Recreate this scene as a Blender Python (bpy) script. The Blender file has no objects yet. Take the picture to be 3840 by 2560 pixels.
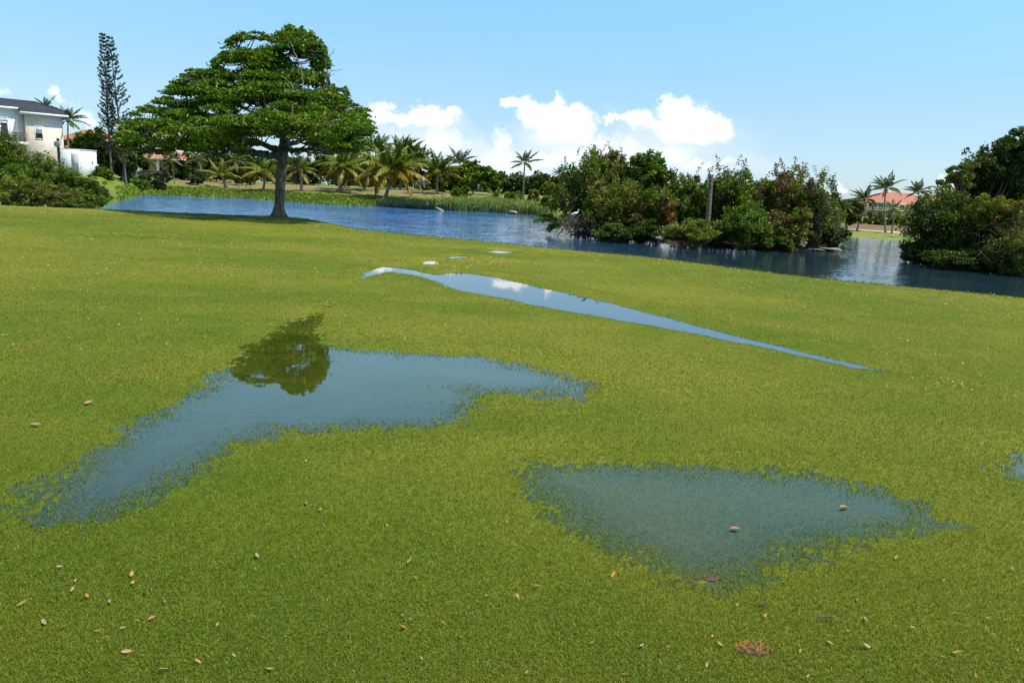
import bpy, bmesh, math, random
import numpy as np
from mathutils import Vector, Matrix

# ------------------------------------------------------------------ camera, sky, sun, exposure
scene = bpy.context.scene
EYE = 1.65
PITCH, ROLL, FPX = math.radians(10.75), math.radians(2.8), 2880.0
cp, sp, cr, sr = math.cos(PITCH), math.sin(PITCH), math.cos(ROLL), math.sin(ROLL)
FWD = np.array([0, cp, -sp]); R0 = np.array([1.0, 0, 0]); U0 = np.array([0, sp, cp])
RIGHT = cr * R0 + sr * U0
UP = -sr * R0 + cr * U0
cam_d = bpy.data.cameras.new('camera')
cam_d.sensor_width = 36.0
cam_d.lens = 36.0 * FPX / 3840.0
cam_d.clip_start = 0.05
cam_d.clip_end = 6000
cam = bpy.data.objects.new('camera', cam_d)
scene.collection.objects.link(cam)
cam.matrix_world = Matrix(((RIGHT[0], UP[0], -FWD[0], 0), (RIGHT[1], UP[1], -FWD[1], 0),
                           (RIGHT[2], UP[2], -FWD[2], EYE), (0, 0, 0, 1)))
scene.camera = cam
scene.view_settings.view_transform = 'Standard'
scene.view_settings.look = 'None'
scene.view_settings.gamma = 1
scene.view_settings.exposure = 0.45
try:
    scene.cycles.max_bounces = 8
    scene.cycles.diffuse_bounces = 3
    scene.cycles.transparent_max_bounces = 16
    scene.cycles.caustics_reflective = False
    scene.cycles.caustics_refractive = False
    scene.cycles.use_denoising = True
except Exception:
    pass

SUN_EL, SUN_AZ = math.radians(63), math.radians(106)
sun_dir = Vector((math.cos(SUN_EL) * math.sin(SUN_AZ), math.cos(SUN_EL) * math.cos(SUN_AZ), math.sin(SUN_EL)))
sl = bpy.data.lights.new('sun', 'SUN')
sl.energy = 3.9
sl.angle = math.radians(0.53)
sl.color = (1.0, 0.955, 0.87)
so = bpy.data.objects.new('sun', sl)
scene.collection.objects.link(so)
so.rotation_euler = sun_dir.to_track_quat('Z', 'Y').to_euler()


def ray(px, py):
    return FWD + RIGHT * (px - 1920.0) / FPX - UP * (py - 1280.0) / FPX


def at(px, py, D):
    r = ray(px, py)
    k = D / r[1]
    return np.array([r[0] * k, r[1] * k, EYE + r[2] * k])


def onz(px, py, z):
    r = ray(px, py)
    k = (z - EYE) / r[2]
    return np.array([r[0] * k, r[1] * k, z])


# ---- world: Nishita sky with cumulus low over the horizon
world = bpy.data.worlds.new("World")
scene.world = world
world.use_nodes = True
wt = world.node_tree
wt.nodes.clear()


class NT:
    """tiny node-building helper"""
    def __init__(s, tree):
        s.t = tree

    def n(s, typ, **kw):
        nd = s.t.nodes.new(typ)
        for k, v in kw.items():
            setattr(nd, k, v)
        return nd

    def put(s, sock, v):
        if isinstance(v, bpy.types.NodeSocket):
            s.t.links.new(v, sock)
        elif v is not None:
            sock.default_value = v

    def math(s, op, a, b=None, c=None, clamp=False):
        nd = s.n('ShaderNodeMath', operation=op, use_clamp=clamp)
        s.put(nd.inputs[0], a)
        if b is not None: s.put(nd.inputs[1], b)
        if c is not None: s.put(nd.inputs[2], c)
        return nd.outputs[0]

    def vec(s, op, a, b=None, c=None, scale=None):
        nd = s.n('ShaderNodeVectorMath', operation=op)
        s.put(nd.inputs[0], a)
        if b is not None: s.put(nd.inputs[1], b)
        if c is not None: s.put(nd.inputs[2], c)
        if scale is not None: s.put(nd.inputs['Scale'], scale)
        return nd.outputs['Value'] if op in ('LENGTH', 'DOT_PRODUCT', 'DISTANCE') else nd.outputs['Vector']

    def noise(s, v, scale, detail=3, rough=0.5, dist=0.0, dim='3D'):
        nd = s.n('ShaderNodeTexNoise', noise_dimensions=dim)
        s.put(nd.inputs['Vector'], v)
        nd.inputs['Scale'].default_value = scale
        nd.inputs['Detail'].default_value = detail
        nd.inputs['Roughness'].default_value = rough
        nd.inputs['Distortion'].default_value = dist
        return nd

    def mix(s, f, a, b, blend='MIX'):
        nd = s.n('ShaderNodeMix', data_type='RGBA', blend_type=blend)
        s.put(nd.inputs[0], f)
        s.put(nd.inputs[6], a)
        s.put(nd.inputs[7], b)
        return nd.outputs[2]

    def ramp(s, f, stops):
        nd = s.n('ShaderNodeValToRGB')
        els = nd.color_ramp.elements
        while len(els) < len(stops):
            els.new(0.5)
        for e, (p, c) in zip(els, stops):
            e.position = p
            e.color = c if len(c) == 4 else (*c, 1)
        s.put(nd.inputs[0], f)
        return nd.outputs[0]

    def smooth(s, x, lo, hi):
        nd = s.n('ShaderNodeMapRange', interpolation_type='SMOOTHSTEP', clamp=True)
        s.put(nd.inputs[0], x)
        nd.inputs[1].default_value = lo
        nd.inputs[2].default_value = hi
        return nd.outputs[0]


W = NT(wt)
sky = W.n('ShaderNodeTexSky', sky_type='NISHITA', sun_disc=False, sun_elevation=SUN_EL, sun_rotation=SUN_AZ,
          altitude=0.0, air_density=1.0, dust_density=0.6, ozone_density=1.0)
tc = W.n('ShaderNodeTexCoord')
sepd = W.n('ShaderNodeSeparateXYZ')
wt.links.new(tc.outputs['Generated'], sepd.inputs[0])
yy = W.math('MAXIMUM', sepd.outputs[1], 0.02)
cu = W.math('DIVIDE', sepd.outputs[0], yy)
cv = W.math('DIVIDE', sepd.outputs[2], yy)
comb = W.n('ShaderNodeCombineXYZ')
wt.links.new(cu, comb.inputs[0]); wt.links.new(cv, comb.inputs[1])
uv = comb.outputs[0]
nz1 = W.noise(uv, 24, 9, 0.68)
nz2 = W.noise(uv, 6, 4, 0.55)
wob = W.vec('SCALE', W.vec('SUBTRACT', nz1.outputs['Color'], (0.5, 0.5, 0.5)), scale=0.062)
wob2 = W.vec('SCALE', W.vec('SUBTRACT', nz2.outputs['Color'], (0.5, 0.5, 0.5)), scale=0.10)


def field(coord, blobs, k):
    out = None
    for px, py, rx, ry in blobs:
        r = ray(px, py)
        c = (r[0] / r[1], r[2] / r[1], 0)
        d = W.vec('LENGTH', W.vec('MULTIPLY', W.vec('SUBTRACT', coord, c), (FPX / rx, FPX / ry, 0)))
        if out is None:
            out = d
        else:
            out = W.math('SMOOTH_MIN', out, d, k)
    return out


crisp = [(1405, 432, 52, 40), (1435, 408, 34, 26), (1500, 445, 40, 20), (1575, 425, 46, 34), (1620, 412, 38, 28), (1650, 440, 50, 34),
         (1690, 412, 34, 22), (1920, 378, 36, 32), (1965, 385, 44, 40), (2000, 430, 60, 52), (2098, 380, 28, 34), (2085, 432, 62, 58),
         (2150, 432, 60, 52), (2170, 490, 64, 60), (2080, 510, 90, 60), (2300, 452, 50, 22), (2390, 455, 50, 32), (2500, 405, 42, 34), (2545, 412, 50, 40),
         (2610, 445, 58, 36), (2690, 472, 60, 40), (2540, 468, 110, 46), (2640, 500, 80, 34)]
soft = [(1850, 520, 36, 60), (1860, 590, 70, 60), (1690, 545, 80, 50), (2280, 540, 110, 60), (2480, 560, 150, 50), (2140, 580, 130, 60), (2040, 610, 120, 40), (2715, 603, 75, 16), (2620, 615, 80, 16), (3130, 690, 30, 26),
        (3548, 668, 28, 26), (240, 372, 34, 30), (296, 452, 40, 36), (-40, 350, 60, 24)]
base = [(2300, 560, 260, 70), (1560, 490, 230, 80), (1740, 590, 230, 90), (2080, 560, 260, 130), (2480, 530, 330, 110), (2560, 620, 420, 60), (1950, 650, 500, 60)]
c1 = W.vec('ADD', uv, wob)
c2 = W.vec('ADD', c1, wob2)
f1 = W.math('SUBTRACT', 1.0, W.smooth(field(c1, crisp, 0.15), 0.52, 1.30))
f2 = W.math('SUBTRACT', 1.0, W.smooth(field(c2, soft, 0.3), 0.35, 1.25))
f3 = W.math('SUBTRACT', 1.0, W.smooth(field(c2, base, 0.4), 0.2, 1.3))
front = W.smooth(sepd.outputs[1], 0.05, 0.2)
hsv = W.n('ShaderNodeHueSaturation')
hsv.inputs['Saturation'].default_value = 1.0
hsv.inputs['Value'].default_value = 1.0
skyt = W.mix(W.smooth(sepd.outputs[2], 0.06, 0.30), (0.79, 0.99, 1.19, 1), (1.05, 1.50, 1.46, 1))
skyc = W.mix(1.0, sky.outputs[0], skyt, 'MULTIPLY')
wt.links.new(skyc, hsv.inputs['Color'])
SK = 0.105
hz = W.math('SUBTRACT', 1.0, W.smooth(sepd.outputs[2], -0.02, 0.22))
skyh = W.mix(W.math('MULTIPLY', hz, 0.30), hsv.outputs[0], (4.6, 5.6, 7.0, 1))
k1 = W.mix(W.math('MULTIPLY', W.math('MULTIPLY', f3, 0.85), front), skyh, (5.6, 6.5, 7.7, 1))
k2 = W.mix(W.math('MULTIPLY', W.math('MULTIPLY', f2, 0.85), front), k1, (7.4, 7.9, 8.6, 1))
under = W.smooth(W.math('ADD', cv, W.math('MULTIPLY', nz2.outputs['Fac'], 0.06)), 0.075, 0.135)
ccol = W.mix(under, (5.3, 6.1, 7.6, 1), (9.5, 9.6, 9.6, 1))
k3 = W.mix(W.math('MULTIPLY', f1, front), k2, ccol)
bg = W.n('ShaderNodeBackground')
bg.inputs['Strength'].default_value = SK
wt.links.new(k3, bg.inputs['Color'])
wo = W.n('ShaderNodeOutputWorld')
wt.links.new(bg.outputs[0], wo.inputs[0])

# ------------------------------------------------------------------ helpers
COL = scene.collection
rng = np.random.default_rng(7)
random.seed(7)


def tag(o, label=None, cat=None, group=None, kind=None):
    if label: o['label'] = label
    if cat: o['category'] = cat
    if group: o['group'] = group
    if kind: o['kind'] = kind
    return o


def thing(name, label, cat, loc, rz=0.0, group=None):
    o = bpy.data.objects.new(name, None)
    COL.objects.link(o)
    o.location = Vector([float(v) for v in loc])
    o.rotation_euler = (0, 0, rz)
    o.empty_display_size = 0.2
    return tag(o, label, cat, group)


class MB:
    """collects vertices / quads / tris with a colour per face, then links ONE mesh object"""
    def __init__(s):
        s.v = []; s.q = []; s.t = []; s.qc = []; s.tc = []; s.n = 0

    def add(s, V, Q=None, T=None, col=(1, 1, 1)):
        V = np.asarray(V, float).reshape(-1, 3)
        col = np.asarray(col, float)
        if Q is not None and len(Q):
            Q = np.asarray(Q, int).reshape(-1, 4)
            s.q.append(Q + s.n)
            s.qc.append(np.broadcast_to(col, (len(Q), 3)) if col.ndim == 1 else col)
        if T is not None and len(T):
            T = np.asarray(T, int).reshape(-1, 3)
            s.t.append(T + s.n)
            s.tc.append(np.broadcast_to(col, (len(T), 3)) if col.ndim == 1 else col)
        s.v.append(V)
        s.n += len(V)

    def box(s, x0, x1, y0, y1, z0, z1, col=(1, 1, 1)):
        V = [(x0, y0, z0), (x1, y0, z0), (x1, y1, z0), (x0, y1, z0), (x0, y0, z1), (x1, y0, z1), (x1, y1, z1), (x0, y1, z1)]
        s.add(V, [(0, 3, 2, 1), (4, 5, 6, 7), (0, 1, 5, 4), (1, 2, 6, 5), (2, 3, 7, 6), (3, 0, 4, 7)], col=col)

    def tube(s, P, Rr, seg=6, col=(1, 1, 1), cap=True):
        P = np.asarray(P, float)
        n = len(P)
        Rr = np.broadcast_to(np.asarray(Rr, float), (n,))
        T = np.gradient(P, axis=0)
        T /= np.linalg.norm(T, axis=1)[:, None] + 1e-9
        ref = np.array([0.31, 0.95, 0.05]) if abs(T[0][2]) > 0.5 else np.array([0, 0, 1.0])
        A = np.cross(T, ref); A /= np.linalg.norm(A, axis=1)[:, None] + 1e-9
        B = np.cross(T, A)
        ang = np.arange(seg) * 2 * math.pi / seg
        V = P[:, None, :] + Rr[:, None, None] * (A[:, None, :] * np.cos(ang)[None, :, None] + B[:, None, :] * np.sin(ang)[None, :, None])
        i = np.arange(n - 1)[:, None] * seg
        j = np.arange(seg)[None, :]
        j2 = (j + 1) % seg
        Q = np.stack([i + j, i + j2, i + seg + j2, i + seg + j], -1).reshape(-1, 4)
        V = V.reshape(-1, 3)
        s.add(V, Q, col=col)
        if cap:
            base = (n - 1) * seg
            s.add(np.vstack([V[base:base + seg], P[-1:]]), None, [(k, (k + 1) % seg, seg) for k in range(seg)], col=col)

    def build(s, name, mat, parent=None, smooth=False, loc=None):
        me = bpy.data.meshes.new(name)
        V = np.vstack(s.v)
        Q = np.vstack(s.q) if s.q else np.zeros((0, 4), int)
        T = np.vstack(s.t) if s.t else np.zeros((0, 3), int)
        if loc is not None:
            V = V - np.asarray(loc, float)[None]
        nq, nt = len(Q), len(T)
        me.vertices.add(len(V))
        me.vertices.foreach_set('co', V.astype(np.float32).ravel())
        me.loops.add(nq * 4 + nt * 3)
        me.loops.foreach_set('vertex_index', np.concatenate([Q.ravel(), T.ravel()]).astype(np.int32))
        me.polygons.add(nq + nt)
        ls = np.concatenate([np.arange(nq) * 4, nq * 4 + np.arange(nt) * 3]).astype(np.int32)
        me.polygons.foreach_set('loop_start', ls)
        me.update(calc_edges=True)
        cols = np.vstack(([np.vstack(s.qc)] if nq else []) + ([np.vstack(s.tc)] if nt else []))
        a = me.attributes.new('tint', 'FLOAT_COLOR', 'FACE')
        a.data.foreach_set('color', np.hstack([cols, np.ones((len(cols), 1))]).astype(np.float32).ravel())
        if smooth:
            me.polygons.foreach_set('use_smooth', np.ones(nq + nt, bool))
        me.validate()
        if mat is not None:
            me.materials.append(mat)
        o = bpy.data.objects.new(name, me)
        COL.objects.link(o)
        if parent is not None:
            o.parent = parent
        return o


# ---- 2D value noise in numpy
_tab = np.random.default_rng(3).random((256, 256))


def vnoise(x, y):
    xi = np.floor(x).astype(int); yi = np.floor(y).astype(int)
    fx = x - xi; fy = y - yi
    fx = fx * fx * (3 - 2 * fx); fy = fy * fy * (3 - 2 * fy)
    g = lambda a, b: _tab[a & 255, b & 255]
    return (g(xi, yi) * (1 - fx) + g(xi + 1, yi) * fx) * (1 - fy) + (g(xi, yi + 1) * (1 - fx) + g(xi + 1, yi + 1) * fx) * fy


def fbm(x, y, o=4):
    s = 0; a = 0.5; t = 0
    for k in range(o):
        s = s + a * vnoise(x * 2 ** k + 17.3 * k, y * 2 ** k + 9.1 * k); t += a; a *= 0.5
    return s / t


# ------------------------------------------------------------------ materials
def newmat(name):
    m = bpy.data.materials.new(name)
    m.use_nodes = True
    m.node_tree.nodes.clear()
    return m, NT(m.node_tree)


def out(n, sh):
    o = n.n('ShaderNodeOutputMaterial')
    n.t.links.new(sh, o.inputs[0])


def leaf_mat(name, trans=0.3, gloss=0.06):
    m, n = newmat(name)
    a = n.n('ShaderNodeAttribute', attribute_name='tint')
    d = n.n('ShaderNodeBsdfDiffuse'); n.put(d.inputs[0], a.outputs['Color'])
    t = n.n('ShaderNodeBsdfTranslucent')
    n.put(t.inputs[0], n.mix(1.0, a.outputs['Color'], (1.15, 1.25, 0.55, 1), 'MULTIPLY'))
    mx = n.n('ShaderNodeMixShader'); mx.inputs[0].default_value = trans
    n.t.links.new(d.outputs[0], mx.inputs[1]); n.t.links.new(t.outputs[0], mx.inputs[2])
    g = n.n('ShaderNodeBsdfGlossy'); g.inputs['Roughness'].default_value = 0.45
    g.inputs[0].default_value = (0.85, 0.9, 0.55, 1)
    mx2 = n.n('ShaderNodeMixShader'); mx2.inputs[0].default_value = gloss
    n.t.links.new(mx.outputs[0], mx2.inputs[1]); n.t.links.new(g.outputs[0], mx2.inputs[2])
    out(n, mx2.outputs[0])
    return m


def rough_mat(name, c1, c2, scale=3.0, rough=0.85, detail=5, bump=0.3, stretch=(1, 1, 1), tint=False, spec=0.25):
    m, n = newmat(name)
    tcn = n.n('ShaderNodeTexCoord')
    v = n.vec('MULTIPLY', tcn.outputs['Object'], stretch)
    nz = n.noise(v, scale, detail, 0.6)
    c = n.mix(n.smooth(nz.outputs['Fac'], 0.3, 0.7), (*c1, 1), (*c2, 1))
    if tint:
        a = n.n('ShaderNodeAttribute', attribute_name='tint')
        c = n.mix(1.0, c, a.outputs['Color'], 'MULTIPLY')
    p = n.n('ShaderNodeBsdfPrincipled')
    n.put(p.inputs['Base Color'], c)
    p.inputs['Roughness'].default_value = rough
    p.inputs['Specular IOR Level'].default_value = spec
    if bump:
        b = n.n('ShaderNodeBump'); b.inputs['Strength'].default_value = bump; b.inputs['Distance'].default_value = 0.05
        n.put(b.inputs['Height'], nz.outputs['Fac'])
        n.t.links.new(b.outputs[0], p.inputs['Normal'])
    out(n, p.outputs[0])
    return m


M = {}
M['leaf'] = leaf_mat('leaf', 0.32, 0.02)
M['frond'] = leaf_mat('frond', 0.28, 0.03)
M['grass'] = leaf_mat('grass_blade', 0.35, 0.02)
M['bark'] = rough_mat('bark', (0.08, 0.064, 0.048), (0.25, 0.21, 0.165), 3.5, 0.9, 7, 0.8, (2.2, 2.2, 0.8))
M['limb'] = rough_mat('limb_bark', (0.07, 0.056, 0.042), (0.17, 0.14, 0.11), 4, 0.9, 5, 0.4)
M['dead'] = rough_mat('dead_wood', (0.16, 0.14, 0.115), (0.28, 0.245, 0.20), 4, 0.9, 4, 0.3)
M['palmbark'] = rough_mat('palm_bark', (0.14, 0.12, 0.10), (0.30, 0.26, 0.21), 2.0, 0.9, 5, 0.5, (1, 1, 5))
M['stump'] = rough_mat('stump_bark', (0.13, 0.085, 0.06), (0.27, 0.19, 0.135), 2.4, 0.9, 5, 0.6, (1, 1, 4))
M['stem'] = rough_mat('stem_bark', (0.06, 0.045, 0.03), (0.14, 0.10, 0.075), 5, 0.9, 3, 0.0)
M['rachis'] = rough_mat('rachis', (0.34, 0.22, 0.04), (0.42, 0.30, 0.07), 3, 0.6, 3, 0.0)
M['rock'] = rough_mat('rock', (0.15, 0.135, 0.115), (0.30, 0.275, 0.24), 2.5, 0.9, 6, 0.5)
M['soil'] = rough_mat('soil', (0.05, 0.03, 0.02), (0.17, 0.10, 0.06), 60, 0.95, 5, 0.6)
M['island'] = rough_mat('island_soil', (0.028, 0.024, 0.014), (0.06, 0.05, 0.028), 0.8, 1.0, 6, 0.5, spec=0.0)
M['white'] = rough_mat('white_render', (0.82, 0.79, 0.73), (0.87, 0.85, 0.80), 0.9, 0.85, 5, 0.05)
M['trim'] = rough_mat('white_trim', (0.72, 0.72, 0.70), (0.80, 0.80, 0.78), 2, 0.6, 3, 0.0)
M['ochre'] = rough_mat('ochre_render', (0.42, 0.30, 0.15), (0.52, 0.39, 0.22), 0.7, 0.9, 5, 0.05)
M['greydoor'] = rough_mat('grey_door', (0.42, 0.44, 0.46), (0.48, 0.50, 0.52), 2, 0.6, 3, 0.0)
M['iron'] = rough_mat('dark_iron', (0.02, 0.018, 0.018), (0.04, 0.035, 0.035), 6, 0.5, 3, 0.0)
M['disc'] = rough_mat('grey_metal', (0.20, 0.20, 0.19), (0.28, 0.28, 0.27), 6, 0.5, 3, 0.0)
M['feather'] = rough_mat('white_feather', (0.74, 0.74, 0.72), (0.84, 0.84, 0.82), 8, 0.9, 3, 0.0)
M['beak'] = rough_mat('beak', (0.5, 0.30, 0.03), (0.6, 0.38, 0.05), 8, 0.5, 2, 0.0)
M['leg'] = rough_mat('bird_leg', (0.02, 0.02, 0.02), (0.04, 0.04, 0.04), 8, 0.6, 2, 0.0)
M['blind'] = rough_mat('blind', (0.48, 0.54, 0.56), (0.56, 0.62, 0.64), 2, 0.5, 2, 0.0)


def glass_mat():
    m, n = newmat('window_glass')
    p = n.n('ShaderNodeBsdfPrincipled')
    p.inputs['Base Color'].default_value = (0.025, 0.03, 0.04, 1)
    p.inputs['Roughness'].default_value = 0.06
    out(n, p.outputs[0])
    return m


M['glass'] = glass_mat()


def brick_mat(name, c1, c2, mortar, scale, bw, bh, rough=0.85, ms=0.015):
    m, n = newmat(name)
    tcn = n.n('ShaderNodeTexCoord')
    sx = n.n('ShaderNodeSeparateXYZ'); n.t.links.new(tcn.outputs['Object'], sx.inputs[0])
    cx = n.n('ShaderNodeCombineXYZ')
    n.t.links.new(n.math('ADD', sx.outputs[0], sx.outputs[1]), cx.inputs[0]); n.t.links.new(sx.outputs[2], cx.inputs[1])
    b = n.n('ShaderNodeTexBrick')
    n.t.links.new(cx.outputs[0], b.inputs['Vector'])
    b.inputs['Color1'].default_value = (*c1, 1); b.inputs['Color2'].default_value = (*c2, 1); b.inputs['Mortar'].default_value = (*mortar, 1)
    b.inputs['Scale'].default_value = scale; b.inputs['Brick Width'].default_value = bw; b.inputs['Row Height'].default_value = bh
    b.inputs['Mortar Size'].default_value = ms
    nz = n.noise(tcn.outputs['Object'], 2.0, 6, 0.65)
    c = n.mix(1.0, b.outputs['Color'], n.ramp(nz.outputs['Fac'], [(0.3, (0.8, 0.79, 0.78)), (0.7, (1.15, 1.12, 1.1))]), 'MULTIPLY')
    p = n.n('ShaderNodeBsdfPrincipled'); n.put(p.inputs['Base Color'], c); p.inputs['Roughness'].default_value = rough
    out(n, p.outputs[0])
    return m


M['stone'] = brick_mat('stone_cladding', (0.68, 0.56, 0.44), (0.76, 0.65, 0.53), (0.62, 0.51, 0.40), 1.0, 0.7, 0.35)


def roof_mat(name, c1, c2, pitch=0.33):
    """rolled tiles: ribs down the slope, courses across it"""
    m, n = newmat(name)
    tcn = n.n('ShaderNodeTexCoord')
    sx = n.n('ShaderNodeSeparateXYZ'); n.t.links.new(tcn.outputs['UV'], sx.inputs[0])
    wv = n.math('SINE', n.math('MULTIPLY', sx.outputs[0], 2 * math.pi / pitch))
    fr = n.math('FRACT', n.math('DIVIDE', sx.outputs[1], 0.38))
    nz = n.noise(tcn.outputs['Object'], 1.6, 6, 0.7)
    c = n.mix(n.smooth(nz.outputs['Fac'], 0.3, 0.7), (*c1, 1), (*c2, 1))
    p = n.n('ShaderNodeBsdfPrincipled'); n.put(p.inputs['Base Color'], c); p.inputs['Roughness'].default_value = 0.75
    h = n.math('ADD', n.math('MULTIPLY', wv, 0.5), n.math('MULTIPLY', fr, -0.8))
    b = n.n('ShaderNodeBump'); b.inputs['Strength'].default_value = 0.9; b.inputs['Distance'].default_value = 0.08
    n.put(b.inputs['Height'], h); n.t.links.new(b.outputs[0], p.inputs['Normal'])
    out(n, p.outputs[0])
    return m


M['slate'] = roof_mat('dark_tiles', (0.018, 0.018, 0.026), (0.045, 0.042, 0.052))
M['terra'] = roof_mat('terracotta_tiles', (0.40, 0.125, 0.07), (0.58, 0.22, 0.14))


def pond_mat():
    m, n = newmat('pond_water')
    g = n.n('ShaderNodeNewGeometry')
    pos = n.vec('MULTIPLY', g.outputs['Position'], (1.0, 1.0, 1.0))
    a = n.noise(n.vec('MULTIPLY', pos, (1.0, 0.8, 1)), 8.0, 3, 0.6, 0.4)
    b = n.noise(n.vec('MULTIPLY', pos, (0.5, 1.0, 1)), 1.3, 2, 0.5)
    gust = n.noise(n.vec('MULTIPLY', pos, (0.35, 1.0, 1)), 0.09, 3, 0.5)
    calm = n.smooth(gust.outputs['Fac'], 0.38, 0.62)
    s = n.vec('ADD', n.vec('SCALE', n.vec('SUBTRACT', a.outputs['Color'], (0.5, 0.5, 0.5)), scale=0.95),
              n.vec('SCALE', n.vec('SUBTRACT', b.outputs['Color'], (0.5, 0.5, 0.5)), scale=0.4))
    sxp = n.n('ShaderNodeSeparateXYZ'); n.t.links.new(g.outputs['Position'], sxp.inputs[0])
    lee_reflection = n.smooth(sxp.outputs[0], -12.0, 11.0)          # sheltered, smoother water behind the island; also paints the dark bush reflection
    amt = n.math('MULTIPLY', n.math('ADD', 0.5, n.math('MULTIPLY', calm, 0.5)), n.math('SUBTRACT', 1.0, n.math('MULTIPLY', lee_reflection, 0.68)))
    s = n.vec('MULTIPLY', n.vec('SCALE', s, scale=amt), (1, 1, 0))
    nn = n.vec('NORMALIZE', n.vec('ADD', g.outputs['Normal'], s))
    p = n.n('ShaderNodeBsdfPrincipled')
    n.put(p.inputs['Base Color'], n.mix(lee_reflection, (0.050, 0.165, 0.43, 1), (0.014, 0.034, 0.046, 1)))  # base colour darkened to the right, standing in for the bushes' reflection
    p.inputs['Roughness'].default_value = 0.07
    p.inputs['IOR'].default_value = 1.333
    n.t.links.new(nn, p.inputs['Normal'])
    out(n, p.outputs[0])
    return m


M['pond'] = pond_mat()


def puddle_mat(name, tint, rip, ior=1.36):
    m, n = newmat(name)
    g = n.n('ShaderNodeNewGeometry')
    a = n.noise(n.vec('MULTIPLY', g.outputs['Position'], (0.6, 1, 1)), 9.0, 3, 0.55)
    b = n.noise(g.outputs['Position'], 1.1, 2, 0.5)
    s = n.vec('ADD', n.vec('SCALE', n.vec('SUBTRACT', a.outputs['Color'], (0.5, 0.5, 0.5)), scale=rip),
              n.vec('SCALE', n.vec('SUBTRACT', b.outputs['Color'], (0.5, 0.5, 0.5)), scale=rip * 0.5))
    nn = n.vec('NORMALIZE', n.vec('ADD', g.outputs['Normal'], n.vec('MULTIPLY', s, (1, 1, 0))))
    f = n.n('ShaderNodeFresnel'); f.inputs['IOR'].default_value = ior
    n.t.links.new(nn, f.inputs['Normal'])
    t = n.n('ShaderNodeBsdfTransparent'); t.inputs[0].default_value = (*tint, 1)
    gl = n.n('ShaderNodeBsdfGlossy'); gl.inputs['Roughness'].default_value = 0.015
    gl.inputs[0].default_value = (1, 1, 1, 1)
    n.t.links.new(nn, gl.inputs['Normal'])
    mx = n.n('ShaderNodeMixShader')
    n.t.links.new(f.outputs[0], mx.inputs[0]); n.t.links.new(t.outputs[0], mx.inputs[1]); n.t.links.new(gl.outputs[0], mx.inputs[2])
    out(n, mx.outputs[0])
    return m


M['puddle'] = puddle_mat('puddle_water', (0.66, 0.71, 0.72), 0.010, 1.85)
M['ditch'] = puddle_mat('ditch_water', (0.45, 0.52, 0.58), 0.003, 2.2)
M['clear'] = puddle_mat('clear_puddle_water', (0.66, 0.76, 0.82), 0.012, 1.46)

# ------------------------------------------------------------------ terrain functions
ZW = -0.90
crest_px = [(-900, 735, 0.08), (-400, 752, 0.08), (0, 768, 0.06), (200, 776, 0.07), (392, 783, 0.07), (700, 797, 0.05), (849, 803, 0.05), (1046, 809, 0.05), (1146, 818, 0.03), (1345, 856, 0.0),
            (1633, 884, 0.0), (1959, 918, -0.05), (2449, 963, -0.08), (2939, 1025, -0.1), (3429, 1073, -0.1), (3840, 1110, -0.1), (4400, 1160, -0.1)]
CR = np.array([np.append(onz(a, b, c)[:2], c) for a, b, c in crest_px])
CR = CR[np.argsort(CR[:, 0])]


def crest(x):
    return np.interp(x, CR[:, 0], CR[:, 1]), np.interp(x, CR[:, 0], CR[:, 2])


def sdf_poly(x, y, P):
    """signed distance to polygon, negative inside"""
    d2 = np.full(x.shape, 1e18); ins = np.zeros(x.shape, bool)
    n = len(P)
    for i in range(n):
        ax, ay = P[i]; bx, by = P[(i + 1) % n]
        ex, ey = bx - ax, by - ay
        wx, wy = x - ax, y - ay
        t = np.clip((wx * ex + wy * ey) / (ex * ex + ey * ey + 1e-12), 0, 1)
        d2 = np.minimum(d2, (wx - ex * t) ** 2 + (wy - ey * t) ** 2)
        c = ((ay > y) != (by > y))
        with np.errstate(divide='ignore', invalid='ignore'):
            ins ^= c & (x < ex * (y - ay) / (by - ay + 1e-15) + ax)
    d = np.sqrt(d2)
    return np.where(ins, -d, d)


def base_z(x, y):
    yc, zc = crest(x)
    t = np.clip(y / yc, 0, 1.0)
    z = zc * t * t * (3 - 2 * t)
    z = z + (fbm(x * 0.11 + 40, y * 0.11 + 7, 3) - 0.5) * 0.10 * np.clip((y - 3) / 12, 0, 1) * (1 - np.clip((t - 0.8) / 0.2, 0, 1) * 0.7)
    over = np.clip(y - yc, 0, None)
    z = z - np.clip(over * 0.32, 0, 2.4) - 0.03 * np.clip((t - 0.9) / 0.1, 0, 1)
    return z


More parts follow.
